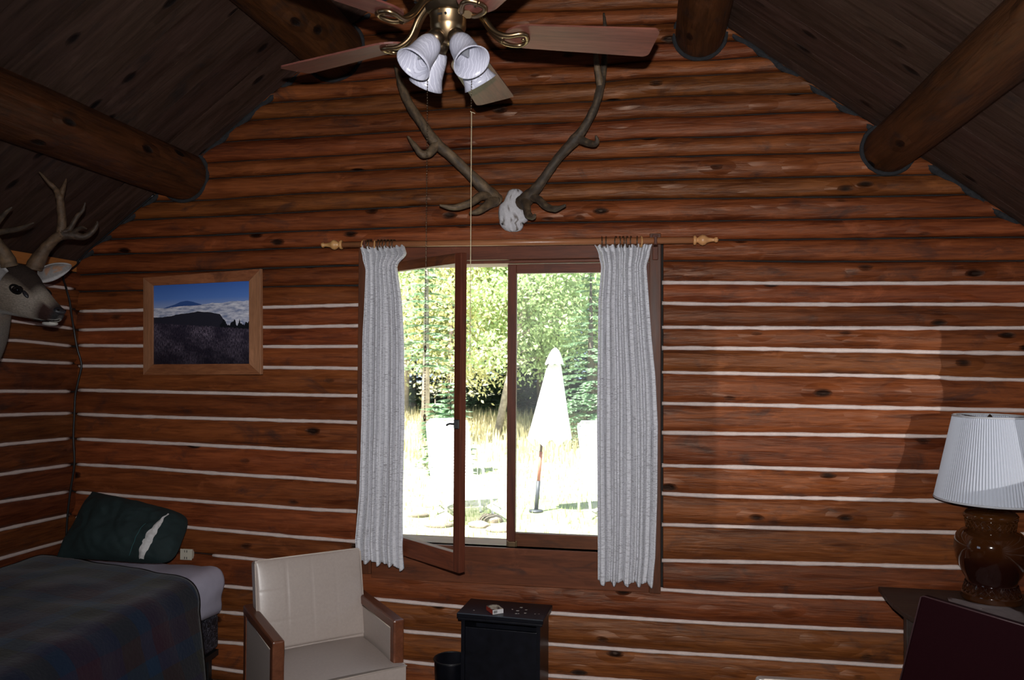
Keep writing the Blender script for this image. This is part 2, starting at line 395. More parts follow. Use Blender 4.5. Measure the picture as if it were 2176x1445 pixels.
# ------------------------------------------------------------------ back wall
def gable(y0, th, hole=None):
    mb = MB(); pr = lambda pts: mb.prism([(x, y0, z) for x, z in pts], (0, th, 0))
    rf_ = lambda x: roof(x)+.02
    if hole:
        x0, x1, z0, z1 = hole
        pr([(XL-.15, FZ-.1), (x0, FZ-.1), (x0, rf_(x0)), (XL-.15, rf_(XL-.15))])
        pr([(x1, FZ-.1), (XR+.15, FZ-.1), (XR+.15, rf_(XR+.15)), (x1, rf_(x1))])
        pr([(x0, FZ-.1), (x1, FZ-.1), (x1, z0), (x0, z0)])
        pr([(x0, z1), (x1, z1), (x1, rf_(x1)), (RX, rf_(RX)), (x0, rf_(x0))])
    else: pr([(XL-.15, FZ-.1), (XR+.15, FZ-.1), (XR+.15, rf_(XR+.15)), (RX, rf_(RX)), (XL-.15, rf_(XL-.15))])
    return mb
OX0, OX1, OZ0, OZ1 = -1.45, .055, aty(1080, 1172).z, aty(1080, 552).z
wb = gable(.012, .14, (OX0, OX1, OZ0, OZ1)).build('wall_back', M_DARK); tag(wb, 'gable wall of red-brown stained logs with white chinking', kind='structure')
def xr(z, m=.0):
    d = (RZ-z)/RS - m; return max(XL, RX-d), min(XR, RX+d)
# which joint rows the window interrupts: logs between joint 12 and 25
def purl_gap(x): return x
for i in range(-6, 30):
    zt = (lambda u, i=i: jz(i, u)); zb = (lambda u, i=i: jz(i+1, u))
    zm = zb(RX)
    a, b = xr(min(jz(i+1, XL+.6), jz(i+1, XR-.5)) if i > 0 else zm)
    if b-a < .1: continue
    a = max(a, XL+.004); b = min(b, XR-.004)
    segs = [(a, b)]
    if 12 <= i <= 24: segs = [(a, WX0+.006), (WX1+.012, b)]
    for s_, (p, q) in enumerate(segs):
        # avoid thin slivers above the roof line
        logmesh(zt, zb, p, q, pl_back, i*1.7+s_*.6, clampz=lambda u: roof(u)-.003).build('log', M_LOG, wb, smooth=True)
for i in range(0, 30):
    zc = lambda u, i=i: jz(i, u)
    a, b = xr(jz(i, RX)+.02)
    a = max(a+.03, XL+.02); b = min(b-.03, XR-.02)
    if i < 14: continue
    segs = [(a, b)]
    if 13 <= i <= 24: segs = [(a, WX0), (WX1+.006, b)]
    if i == 14: segs = [segs[1]]
    if i == 25: segs = [(aty(455, 1179).x, b)]
    for s_, (p, q) in enumerate(segs):
        bead(zc, p, q, pl_back, i+s_*.37).build('chinking', M_CHINK, wb, smooth=True)
# oakum rope sealing the slanted roof line, and round the beam ends
for sgn, xe in ((-1, XL), (1, XR)):
    pts = []; n = 90
    for k in range(n+1):
        x = RX+(xe-RX)*k/n; pts.append(V((x, -.012-.006*nz(x*9, sgn, 1), roof(x)-.013+.007*nz(x*7, 3, sgn))))
    MB().tube(pts, [.016*(1+.35*nz(k*.7, sgn, 2)) for k in range(n+1)], 7).build('oakum_rope', M_OAK, wb, smooth=True)

# ------------------------------------------------------------------ left wall
LJ = [(0, 594, 163, 615), (0, 635, 163, 658), (0, 679, 160, 700), (35, 723.5, 162, 737), (0, 765, 150, 773), (0, 831, 155, 832.7), (0, 882, 152, 878.6),
      (0, 944.8, 152, 931), (0, 1007.5, 152, 987.7), (0, 1066, 145, 1045.7), (0, 1125, 138, 1096), (0, 1186, 112, 1156.6)]
LW = []
for a0, b0, a1, b1 in LJ:
    p, q = atx(a0, b0, XL), atx(a1, b1, XL); z0, z1 = p.z, q.z; LW.append([(YR, z0+.3*(z0-z1)), (p.y, z0), (0.02, z1)])
for zz in (.70, .56, .42, .28, .17): LW.append([(YR, zz), (.02, zz)])
EAVE = roof(XL)
LTOP = atx(155, 577, XL).z-.004
wl = MB().box((XL-.15, YR-.15, FZ-.1), (XL-.012, -3.75, roof(XL)+.02)).box((XL-.15, -2.55, FZ-.1), (XL-.012, .15, roof(XL)+.02)) \
    .box((XL-.15, -3.75, FZ-.1), (XL-.012, -2.55, 1.15)).box((XL-.15, -3.75, 2.1), (XL-.012, -2.55, roof(XL)+.02)).build('wall_left', M_DARK)
tag(wl, kind='structure')
def ljz(i, u):
    if i < 0: return LTOP
    if i >= len(LW): return FZ-.02
    return interp(LW[i], u)
def rowsplit(z0, z1, a, b, lo, hi, wa, wbb):
    return [(a, wa), (wbb, b)] if (z0 < hi and z1 > lo) else [(a, b)]
for i in range(-1, len(LW)):
    zt = lambda u, i=i: ljz(i, u); zb = lambda u, i=i: ljz(i+1, u)
    for p, q in rowsplit(zb(-3), zt(-3), YR+.005, -.005, 1.15, 2.1, -3.76, -2.54):
        logmesh(zt, zb, p, q, pl_left, 50+i*1.3+p, step=.09, bul=.034).build('log', M_LOGY, wl, smooth=True)
    if 0 <= i <= len(LW)-1:
        zc = lambda u, i=i: ljz(i, u); z = zc(-3)
        for p, q in rowsplit(z-.01, z+.01, YR+.01, -.045-.012*(i % 2), 1.15, 2.1, -3.76, -2.54):
            bead(zc, p, q, pl_left, 80+i, out=.016).build('chinking', M_CHINK, wl, smooth=True)
tp = MB().box((XL-.01, YR, LTOP), (XL+.03, -.045, atx(155, 556, XL).z)).build('trim_1', M_ORANGE); tag(tp, kind='structure')
MB().box((XL-.01, YR, atx(155, 556, XL).z), (XL+.012, -.002, EAVE)).build('filler_board', M_DARK, tp)

# ------------------------------------------------------------------ right and rear walls (beside and behind the camera)
RW = (1.42, 1.99, -1.98, -.81)   # z0 z1 y0 y1 of the right window
wr = MB().box((XR+.012, YR-.15, FZ-.1), (XR+.15, RW[2], EAVE+.05)).box((XR+.012, RW[3], FZ-.1), (XR+.15, .15, EAVE+.05)) \
    .box((XR+.012, RW[2], FZ-.1), (XR+.15, RW[3], RW[0])).box((XR+.012, RW[2], RW[1]), (XR+.15, RW[3], EAVE+.05)).build('wall_right', M_DARK)
tag(wr, kind='structure')
ez = [FZ+.01+(EAVE-FZ-.03)*k/16 for k in range(17)]
for k in range(16):
    z0, z1 = ez[k], ez[k+1]
    for p, q in rowsplit(z0, z1, YR+.005, -.05, RW[0]-.02, RW[1]+.02, RW[2]-.05, RW[3]+.05):
        logmesh(lambda u: z1, lambda u: z0, p, q, pl_right, 120+k+p, step=.15).build('log', M_LOGY, wr, smooth=True)
    if k: 
        for p, q in rowsplit(z0-.01, z0+.01, YR+.05, -.05, RW[0]-.02, RW[1]+.02, RW[2]-.05, RW[3]+.05):
            bead(lambda u: z0, p, q, pl_right, 140+k, step=.1).build('chinking', M_CHINK, wr, smooth=True)
wrr = gable(YR-.152, .14).build('wall_rear', M_DARK); tag(wrr, kind='structure')
for k in range(28):
    z0 = FZ+.01+.15*k; z1 = z0+.15; a, b = xr(z0)
    if b-a < .2: continue
    logmesh(lambda u: z1, lambda u: z0, max(a, XL+.01), min(b, XR-.01), pl_rear, 170+k, step=.3, clampz=lambda u: roof(u)-.003).build('log', M_LOG, wrr, smooth=True)
# small windows that give the room its side light
def side_window(name, x, y0, y1, z0, z1, sx):
    w = MB().box((x-.02, y0-.05, z0-.05), (x+.05*sx, y0, z1+.05)).box((x-.02, y1, z0-.05), (x+.05*sx, y1+.05, z1+.05)) \
        .box((x-.02, y0, z0-.05), (x+.05*sx, y1, z0)).box((x-.02, y0, z1), (x+.05*sx, y1, z1+.05)).build(name, M_TRIM); tag(w, kind='structure')
    MB().box((x+.03*sx, y0, z0), (x+.034*sx, y1, z1)).build('pane', M_GLASS, w)
side_window('window_2', XR, RW[2], RW[3], RW[0], RW[1], 1)
side_window('window_3', XL, -3.75, -2.55, 1.15, 2.1, -1)

# ------------------------------------------------------------------ floor
fl_ = MB().box((XL-.15, YR-.15, FZ-.12), (XR+.15, .15, FZ-.03)).build('floor', M_DARK); tag(fl_, kind='structure')
x = XL+.005
while x < XR-.02:
    w = min(.13, XR-.005-x); bo = MB().box((x+.001, YR+.01, FZ-.03), (x+w-.002, -.02, FZ)).build('floorboard', M_FLOOR, fl_); x += .13

# ------------------------------------------------------------------ ceiling: decking, planks and beams
ce = MB()
for sgn, xe in ((-1, XL-.55), (1, XR+.55)):
    ce.prism([(RX, .55, RZ+.05), (xe, .55, roof(xe)+.05), (xe, YR-.5, roof(xe)+.05), (RX, YR-.5, RZ+.05)], (0, 0, .06))
ce = ce.build('ceiling', M_DARK); tag(ce, 'vaulted ceiling of dark stained pine planks', kind='structure')
ang = math.atan(RS)
for sgn in (-1, 1):
    y = .55; k = 0
    xe = (XL-.5) if sgn < 0 else (XR+.5)
    while y > YR-.4:
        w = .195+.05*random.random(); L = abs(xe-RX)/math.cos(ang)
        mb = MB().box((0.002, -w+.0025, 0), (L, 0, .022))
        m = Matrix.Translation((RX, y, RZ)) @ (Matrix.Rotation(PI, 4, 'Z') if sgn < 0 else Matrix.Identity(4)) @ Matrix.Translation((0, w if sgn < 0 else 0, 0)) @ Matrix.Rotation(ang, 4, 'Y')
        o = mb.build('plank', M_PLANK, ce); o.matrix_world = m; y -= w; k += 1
def beam(px, py, rpx, seed, y1=YR):
    c = aty(px, py); dep = (c-CAM).dot(cf); r = rpx/FPX*dep
    pts = []; rr = []; n = 46
    for k in range(n+1):
        y = .10+(y1-.10)*k/n; pts.append(V((c.x+.012*nz(y*.8, seed, 0), y, c.z+.01*nz(y*.8, seed, 4)))); rr.append(r*(1+.03*nz(y*1.3, seed, 7)))
    mb = MB().tube(pts, rr, 28)
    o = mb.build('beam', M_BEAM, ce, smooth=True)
    pts = [V((c.x+(r+.008)*math.cos(a), -.022, c.z+(r+.006)*math.sin(a))) for a in [2*PI*k/32 for k in range(33)]]
    MB().tube(pts, [.011*(1+.4*nz(k*.6, seed, 9)) for k in range(33)], 6, cap=False).build('oakum_rope', M_OAK, wb, smooth=True)
    return c, r
beam(395, 375, 52, 1); beam(712, 108, 64, 2); beam(1487, 76, 51, 3); beam(1886, 318, 51, 4)
rb = [V((RX, .1-(5.5)*k/30, RZ-.14)) for k in range(31)]
MB().tube(rb, .12, 24).build('beam', M_BEAM, ce, smooth=True)
# grey wire along the gable and down the corner
pts = [V((p.x, p.y, p.z)) for p in [aty(327, 408, -.05), aty(270, 445, -.05), aty(215, 487, -.05), aty(180, 520, -.05), aty(150, 553, -.06), at(136, 585, 4.2), at(140, 610, 4.25), at(148, 640, 4.28), at(152, 670, 4.3),
      at(157, 700, 4.32), at(164, 740, 4.33), at(173, 775, 4.34), at(166, 810, 4.34), at(160, 840, 4.34), at(158, 880, 4.34), at(156, 930, 4.34), at(158, 985, 4.34), at(150, 1040, 4.34), at(144, 1090, 4.34), at(140, 1150, 4.34)]]
pts = [V((max(p.x, XL+.045), min(p.y, -.048), min(p.z, roof(p.x)-.02))) for p in pts]
def smooth_pts(pts, n=6):
    out = []
    for i in range(len(pts)-1):
        p0, p1, p2, p3 = pts[max(i-1, 0)], pts[i], pts[i+1], pts[min(i+2, len(pts)-1)]
        for k in range(n):
            t = k/n; out.append(.5*((2*p1)+(p2-p0)*t+(2*p0-5*p1+4*p2-p3)*t*t+(3*p1-p0-3*p2+p3)*t**3))
    return out+[pts[-1]]
tag(MB().tube(smooth_pts(pts), .006, 6).build('electric_cable', M_BLACKM, smooth=True), 'dark cable running down the left corner of the log walls', 'cable')

# ------------------------------------------------------------------ main window
w1 = thing('window_1', 'double casement window, left sash swung open into the room', None); w1['kind'] = 'structure'
def wpart(name, a, b, m=M_TRIM, p=w1, be=.003): o = MB().box(a, b, bev=be).build(name, m, p); return o
wpart('casing', (WX0, -.045, WZ0+.02), (WX0+.085, .02, WZ1))                       # left
rt = aty(1380, 700, -.045).x
wpart('casing', (rt, -.045, WZ0), (WX1, .02, WZ1+.035))
wpart('casing', (WX0+.085, -.042, OZ1-.004), (rt, .015, WZ1), M_TRIMX)              # head
apz = aty(1100, 1166, -.04).z
wpart('apron', (WX0+.085, -.040, WZ0), (rt, .015, apz), M_TRIMX)
wpart('sill', (WX0+.085, -.030, apz), (rt, .17, OZ0+.004), M_TRIMX)
wpart('jamb', (OX0-.01, .005, OZ0), (OX0+.025, .17, OZ1)); wpart('jamb', (OX1-.02, .005, OZ0), (OX1+.015, .17, OZ1))
wpart('jamb', (OX0+.025, .005, OZ1-.018), (OX1-.02, .17, OZ1), M_TRIMX)
nl = aty(1389, 545, -.046); MB().lathe([(0, .004), (.005, .002), (.0055, 0), (0, 0)], 12, Matrix.Translation(nl) @ Matrix.Rotation(PI/2, 4, 'X')).build('nail', plain('nail_white', (.8, .8, .82), .4), w1, smooth=True)
MX = aty(1079, 800, .03).x
SZ0, SZ1 = OZ0+.006, OZ1-.022
def sash(w, hinge_loc, rz, name, glass, sgn=1):
    s = bpy.data.objects.new(name, None); COL.objects.link(s); s.parent = w1; s.location = hinge_loc; s.rotation_euler = (0, 0, rz)
    h0, h1 = SZ0, SZ1; st = .046; t = .036
    MB().box((0, -t/2, h0), (sgn*st, t/2, h1), bev=.003).build('stile', M_TRIM, s)
    MB().box((sgn*(w-st), -t/2, h0), (sgn*w, t/2, h1), bev=.003).build('stile', M_TRIM, s)
    MB().box((sgn*st, -t/2+.001, h1-.048), (sgn*(w-st), t/2-.001, h1), bev=.002).build('rail', M_TRIMX, s)
    MB().box((sgn*st, -t/2+.001, h0), (sgn*(w-st), t/2-.001, h0+.088), bev=.002).build('rail', M_TRIMX, s)
    MB().box((sgn*(st-.005), -.002, h0+.083), (sgn*(w-st+.005), .002, h1-.043)).build('pane', glass, s)
    return s
sash(.742, (OX0+.03, -.01, 0), -math.radians(37), 'open_sash', M_GLASS)
sash(OX1-.022-MX, (OX1-.022, .03, 0), 0, 'closed_sash', M_GLASSD, -1)
lt = MB().box((MX+.010, -.005, OZ0+.012), (MX+.052, .012, OZ0+.052), bev=.003).box((MX+.004, -.001, OZ0+.008), (MX+.014, .012, OZ0+.056), bev=.002).box((MX+.048, -.001, OZ0+.008), (MX+.058, .012, OZ0+.056), bev=.002)
lt.build('hinge', M_BRASS, w1)['label'] = 'small brass butterfly hinge'
hx, hy = OX0+.03+math.cos(math.radians(-37))*.71, -.01+math.sin(math.radians(-37))*.71
hz = at(985, 900, 3.66).z
MB().box((hx-.012, hy-.05, hz-.02), (hx+.012, hy-.02, hz+.022), bev=.003).tube([(hx, hy-.04, hz), (hx-.03, hy-.055, hz+.004), (hx-.045, hy-.06, hz-.004)], .005, 8).build('latch', M_BLACKM, w1, smooth=False)['label'] = 'dark metal latch'

# ------------------------------------------------------------------ curtain rod, rings and curtains
ry = -.125
zrod = aty(1100, 515, ry).z
def rz_at(x): a, b = aty(728, 520, ry), aty(1470, 510.5, ry); return a.z+(b.z-a.z)*(x-a.x)/(b.x-a.x)
x0, x1 = aty(728, 519, ry).x, aty(1473, 509, ry).x
rod = thing('curtain_rod', 'reddish wooden curtain rod with turned finials above the window', 'curtain rod', (x0, ry, rz_at(x0)))
def rel(p): return V(p)-V((x0, ry, rz_at(x0)))
MB().tube([rel((x0, ry, rz_at(x0))), rel((x1, ry, rz_at(x1)))], .0165, 20).build('rod', M_ROD, rod, smooth=True)
fin = [(.017, 0), (.024, .003), (.024, .012), (.013, .016), (.013, .022), (.022, .032), (.027, .044), (.024, .056), (.015, .066), (.012, .074), (.009, .090), (.009, .1), (.014, .106), (.013, .114), (.0, .12)]
for x, s in ((x0, -1), (x1, 1)):
    m = Matrix.Translation(rel((x, ry, rz_at(x)))) @ Matrix.Rotation(s*PI/2, 4, 'Y')
    MB().lathe(fin, 24, m).build('finial', M_FINIAL, rod, smooth=True)['label'] = 'pale turned finial'
for px in (775, 1393):
    x = aty(px, 515, ry).x; z = rz_at(x)
    MB().box((x-.010, ry-.004, z-.022), (x+.010, -.02, z-.014), bev=.002).box((x-.014, -.060, z-.085), (x+.014, -.042, z+.04), bev=.003).tube([(x, ry, z), (x, -.045, z)], .012, 12) \
        .box((x-.008, ry-.018, z-.022), (x+.008, ry+.02, z+.02), bev=.003).build('bracket', M_TRIM, rod, loc=-V((x0, ry, rz_at(x0))))
def curtain(name, label, outline, yc, folds, seed, rings, oak, diag=None, push=0):
    """outline: (y_px, x_left_px, x_right_px) rows, hanging in the plane y = yc"""
    c = thing(name, label, 'curtain', aty((outline[0][1]+outline[0][2])/2, outline[0][0], yc))
    rows = []
    for py, xl, xr_ in outline:
        a, b = aty(xl, py, yc), aty(xr_, py, yc); rows.append((a.z*.5+b.z*.5, a.x, b.x))
    rows.sort(reverse=True)
    def lim(z):
        for p, q in zip(rows, rows[1:]):
            if q[0] <= z <= p[0]:
                t = (p[0]-z)/(p[0]-q[0]); t = t*t*(3-2*t) if p[0] > rows[2][0] else t
                return p[1]+(q[1]-p[1])*t, p[2]+(q[2]-p[2])*t
        return rows[-1][1:]
    ztop, zbot = rows[0][0], rows[-1][0]
    base = c.location.copy()
    fd = [random.Random(seed).uniform(.7, 1.3) for _ in range(folds+1)]; tot = sum(fd); cum = [0]
    for f in fd: cum.append(cum[-1]+f/tot)
    def fold(u):
        for k in range(len(fd)):
            if u <= cum[k+1]+1e-9: return k+(u-cum[k])/(cum[k+1]-cum[k])
        return len(fd)
    def fn(u, v):
        z = ztop+(zbot-ztop)*v; a, b = lim(z)
        ph = fold(u)
        s = math.sin(2*PI*ph); tp_ = min(1, v/.08); amp = .017+.010*(1-tp_)+.004*nz(u*6, v*2.2, seed)
        x = a+(b-a)*(u+.010*math.cos(2*PI*ph+.8)+.012*nz(u*4, v*3, seed)*v*2*min(1, (1-u)*6, u*6))
        y = yc+amp*(abs(s)**.75)*(1 if s > 0 else -1)+.006*nz(u*9, v*5, seed+4)+.008*nz(u*3, v*2, seed+8)+.004*math.sin(2*PI*ph*2.3+v*3)
        zz = z; y -= push*u*min(1, v/.06)
        if v < .02: zz += .010*math.sin(2*PI*ph+1)+.006*nz(u*30, 0, seed)
        if v > .97: zz -= .012*math.sin(2*PI*ph*.5+seed)+.012*nz(u*5, 1, seed)
        if diag:
            (ax, az), (bx, bz) = diag
            if z > bz and z < az:
                xd = ax+(bx-ax)*(az-z)/(az-bz); d = x-xd
                if d > 0: y -= .022*min(1, d/.004)*max(0, 1-d/.17)*min(1, (z-bz)/.02)
        return V((x, y, zz))-base
    ob = MB().grid(folds*22, 130, fn).build('cloth', M_CURT, c, smooth=True)
    mod(ob, 'SOLIDIFY', thickness=.0022, offset=0)
    for px, rim in [(p, 0) for p in rings]+[(p, 1) for p in oak]:
        x = aty(px, 512, ry).x; z = rz_at(x); R_ = .0265 if not rim else .025
        pts = [V((x+.006*math.sin(px)*math.cos(a), ry+R_*math.cos(a), z-.004+R_*math.sin(a)))-base for a in [2*PI*k/24 for k in range(25)]]
        MB().tube(pts, .0032 if not rim else .0042, 8, cap=False).build('curtain_ring', M_FINIAL if rim else M_RING, c, smooth=True)
    return c
M_RING = plain('ring_wood', (.055, .028, .014), .35)
curtain('curtain', 'pale grey slub curtain tied in tight at its top, hanging left of the window',
        [(522, 764, 858), (545, 770, 870), (575, 776, 857), (640, 773, 866), (720, 769, 871), (900, 767, 872), (1050, 763, 869), (1150, 754, 869), (1192, 757, 871)], -.115, 7, 3,
        (782, 788, 804, 811, 818, 825, 832, 838), (797, 774), None, .105)
curtain('curtain', 'longer pale grey slub curtain with a diagonal fold, hanging right of the window',
        [(519, 1262, 1386), (540, 1272, 1380), (568, 1277, 1373), (640, 1271, 1378), (720, 1270, 1384), (800, 1269, 1392), (900, 1268, 1397), (1050, 1269, 1396), (1180, 1270, 1392), (1240, 1270, 1386)], -.105, 8, 5,
        (1279, 1288, 1309, 1317, 1324, 1333, 1341, 1354), (1362,), (lambda a, b: ((a.x, a.z), (b.x, b.z)))(aty(1300, 540, -.12), aty(1362, 675, -.12)))

# ------------------------------------------------------------------ elk antlers on skull
SK = aty(1090, 440, -.06)
elk = thing('elk_antlers', 'pair of long brown elk antlers on a white skull plate above the window', 'antlers', SK)
def antler(mb_pts, name='antler', parent=None, base=V((0, 0, 0)), dark=(.055, .038, .026), pale=(.30, .195, .105)):
    """list of branches: [(point, radius), ...] joined into one mesh; fine relief and pale ridges as vertex colour"""
    mb = MB(); cols = []
    for bi, br in enumerate(mb_pts):
        P_ = smooth_pts([p for p, r in br], 7); R_ = []
        for i in range(len(br)-1):
            for k in range(7): t = k/7; R_.append(br[i][1]*(1-t)+br[i+1][1]*t)
        R_.append(br[-1][1])
        R_ = [r*1.08*(1+.12*nz(i*.35, bi, 3)) for i, r in enumerate(R_)]
        n0 = len(mb.v); mb.tube([p-base for p in P_], R_, 12)
        for i in range(len(P_)):
            for j in range(12):
                s = .5+.5*nz(i*.3, j*.9, bi*5.); s = max(0, min(1, s*1.1+.25*math.cos(2*PI*j/12+1)-.35)); cols.append(tuple(d+(p-d)*s for d, p in zip(dark, pale)))
    mb.c = cols; return mb.build(name, M_ANTLER, parent, smooth=True)
A = lambda px, py, y, r: (aty(px, py, y), r)
antler([[A(1056, 428, -.09, .034), A(1046, 418, -.12, .036), A(1029, 400, -.16, .029), A(994, 366, -.20, .0245), A(960, 333, -.23, .024), A(924, 301, -.25, .0265), A(898, 264, -.26, .0225), A(872, 226, -.25, .022), A(854, 186, -.24, .019), A(846, 160, -.23, .012), A(838, 138, -.22, .004)],
        [A(928, 306, -.25, .024), A(912, 325, -.28, .020), A(896, 327, -.30, .017), A(881, 309, -.31, .013), A(866, 289, -.30, .004)],
        [A(1046, 420, -.12, .026), A(1023, 416, -.20, .020), A(1000, 431, -.26, .018), A(965, 441, -.30, .014), A(934, 436, -.33, .004)],
        [A(1052, 424, -.12, .026), A(1034, 437, -.20, .021), A(1018, 448, -.26, .016), A(998, 453, -.30, .005)]], 'antler', elk, SK)
antler([[A(1108, 432, -.09, .034), A(1118, 424, -.12, .036), A(1137, 404, -.16, .027), A(1157, 377, -.19, .022), A(1186, 336, -.22, .021), A(1219, 300, -.25, .026), A(1242, 270, -.26, .020), A(1265, 225, -.26, .018), A(1276, 184, -.25, .019), A(1282, 150, -.24, .015), A(1286, 100, -.23, .013), A(1286, 60, -.22, .010), A(1283, 28, -.21, .004)],
        [A(1276, 184, -.25, .018), A(1270, 150, -.27, .015), A(1266, 120, -.28, .012), A(1262, 90, -.28, .004)],
        [A(1228, 294, -.25, .022), A(1248, 303, -.28, .016), A(1263, 306, -.31, .014), A(1269, 299, -.33, .010), A(1266, 288, -.34, .004)],
        [A(1124, 418, -.12, .024), A(1143, 423, -.18, .018), A(1160, 438, -.23, .0165), A(1180, 444, -.27, .014), A(1202, 436, -.30, .005)],
        [A(1116, 426, -.12, .026), A(1119, 440, -.20, .019), A(1122, 455, -.26, .017), A(1132, 462, -.30, .012), A(1137, 456, -.32, .006)]], 'antler', elk, SK)
def skull():
    rows = [(402, 1088, 1104, .022), (406, 1080, 1110, .035), (413, 1077, 1112, .045), (421, 1074, 1108, .050), (430, 1070, 1106, .050), (437, 1062, 1114, .055), (446, 1060, 1118, .058), (455, 1059, 1120, .058), (464, 1060, 1124, .052), (470, 1061, 1121, .046), (476, 1062, 1112, .042), (483, 1066, 1111, .034), (489, 1073, 1107, .024), (492, 1082, 1098, .014)]
    mb = MB(); cols = []; n = 28
    for j, (py, a, b, d) in enumerate(rows):
        pa, pb = aty(a, py, -.05), aty(b, py, -.05)
        for i in range(n):
            th = PI*i/(n-1); u = .5-.5*math.cos(th); x = pa.x+(pb.x-pa.x)*u
            dd = d*math.sin(th)**.6+.008*nz(u*9, j*.8, 2)*math.sin(th); dd *= 1-.18*math.exp(-((u-.5)/.06)**2)*(j > 6)
            mb.v.append(tuple(V((x, -.040-dd, pa.z+(pb.z-pa.z)*u+.003*nz(u*12, j, 9)*(j in (0, 12, 13))))-SK))
            cr_ = nz(u*14, j*.55, 4); c = (.56, .54, .56) if cr_ < .38 else (.16, .13, .11)
            if 438 < py < 480 and j > 8 and (abs(u-.18) < .03 or abs(u-.70) < .025) and nz(u*30, j, 1) > -.1: c = (.14, .11, .09)
            cols.append(c)
    for j in range(len(rows)-1):
        for i in range(n-1): mb.f.append((j*n+i, j*n+i+1, (j+1)*n+i+1, (j+1)*n+i))
    mb.f.append(tuple(range(n))); mb.f.append(tuple((len(rows)-1)*n+i for i in range(n)))
    for j in range(len(rows)-1): mb.f.append((j*n, (j+1)*n, (j+1)*n+n-1, j*n+n-1))
    mb.m = [0]*len(mb.f); mb.c = cols
    o = mb.build('skull', M_BONE, elk, smooth=True); o['label'] = 'white weathered skull plate'
    for q in ((1067, 475.5), (1111, 474.5)):
        p = aty(*q, -.092)-SK; MB().tube([p+V((0, .03, 0)), p+V((0, -.004, 0))], .0042, 10).build('screw', M_BLACKM, elk, smooth=True)
skull()

# ------------------------------------------------------------------ deer head mount on the left wall
DD = 3.4
dk = at(40, 620, DD)
deer = thing('deer_mount', 'mounted mule deer buck head with forked antlers on the left log wall', 'deer head', (XL+.04, dk.y-.05, 1.75))
dbase = deer.location.copy()
def dp(px, py, dy=0): p = at(px, py, DD); return V((p.x, p.y+dy, p.z))
ppm = FPX/DD
def deer_head():
    secs = [((142, 676), .018, .022, (.88, .47)), ((138, 674), .031, .031, (.88, .47)), ((128, 669), .042, .039, (.88, .47)), ((112, 660), .052, .040, (.88, .47)), ((93, 650), .067, .044, (.88, .47)), ((74, 640), .083, .056, (.88, .47)),
            ((54, 627), .104, .073, (.88, .47)), ((32, 615), .118, .082, (.9, .43)), ((8, 612), .122, .084, (.98, .2)), ((-18, 630), .138, .090, (.97, -.15)), ((-44, 665), .165, .105, (.85, -.5)), ((-90, 715), .20, .13, (.82, -.55)),
            ((-150, 775), .23, .17, (.95, -.3)), ((-210, 785), .25, .20, (1, 0)), ((-300, 785), .26, .22, (1, 0))]
    mb = MB(); cols = []; n = 28; ym = dk.y
    for k, ((px, py), hh, hw, (dx, dy)) in enumerate(secs):
        c = at(px, py, DD); c = V((max(c.x, XL+.03), ym, c.z)); up = V((dy, 0, dx)).normalized()
        for i in range(n):
            a = 2*PI*i/n; ca, sa = math.cos(a), math.sin(a)
            w = hw*(1-.16*max(0, -ca)) if k < 9 else hw
            if k in (5, 6, 7): w *= 1+.10*max(0, ca*.9)*(1-max(0, ca))
            p = c+up*(hh*ca*(1 if ca > 0 else 1.0))+V((0, 1, 0))*(w*(abs(sa)**.85)*(1 if sa > 0 else -1))
            p += V((nz(p.x*25, p.y*25, p.z*25), nz(p.x*22, 5+p.y*22, p.z*22), 0))*.003
            mb.v.append(tuple(p-dbase))
            up_ = (ca+1)/2; fur = V((.25, .195, .150)); pale = V((.40, .35, .30)); dark = V((.045, .030, .024)); muz = V((.050, .024, .020))
            s = .5+.5*nz(p.x*9, p.y*9, p.z*9); col = fur.lerp(pale, s*.5+(.35 if k in (4, 5) else 0))
            if k >= 5 and k <= 9 and ca > .42-.06*(k-5): col = dark.lerp(fur, max(0, min(1, (.62-.05*(k-5)-ca)*5)))
            if k in (9, 10): col = V((.16, .125, .10)) if ca > .3 else col
            if k in (2, 3) and ca < .45: col = muz.lerp(pale, max(0, nz(i, k, 3))*.3)
            if k <= 1: col = V((.03, .027, .028)) if ca > -.45 else V((.38, .36, .33))
            if k == 2 and ca > .45: col = V((.06, .04, .035))
            if k in (2, 3) and ca < -.80: col = V((.42, .40, .37))
            if k in (6, 7) and ca < -.80: col = V((.45, .43, .41))
            if k >= 9: col = V((.20, .17, .145)).lerp(V((.26, .23, .20)), s)
            cols.append(tuple(col))
    for j in range(len(secs)-1):
        for i in range(n): q = (i+1) % n; mb.f.append((j*n+i, j*n+q, (j+1)*n+q, (j+1)*n+i))
    mb.f.append(tuple(range(n))); mb.f.append(tuple((len(secs)-1)*n+i for i in range(n))); mb.m = [0]*len(mb.f); mb.c = cols
    o = mb.build('head', M_FUR, deer, smooth=True); mod(o, 'SUBSURF', levels=1, render_levels=2)
    tag(o, 'grey-brown furred head and neck')
deer_head()
M_EYE = plain('glass_eye', (.006, .004, .004), .08); M_NOSE = plain('deer_nose', (.018, .017, .020), .35, nscale=90, namt=.4, bumpd=.002)
M_EARIN = vcol_mat('ear_fur', .85, .003, (90, 90, 90))
def ell(c, r, n=16, m=12, rot=None):
    def fn(u, v):
        a, b = 2*PI*u, PI*v; p = V((r[0]*math.sin(b)*math.cos(a), r[1]*math.sin(b)*math.sin(a), r[2]*math.cos(b)))
        if rot: p = rot @ p
        return p+V(c)
    return MB().grid(n, m, fn, closeu=True)
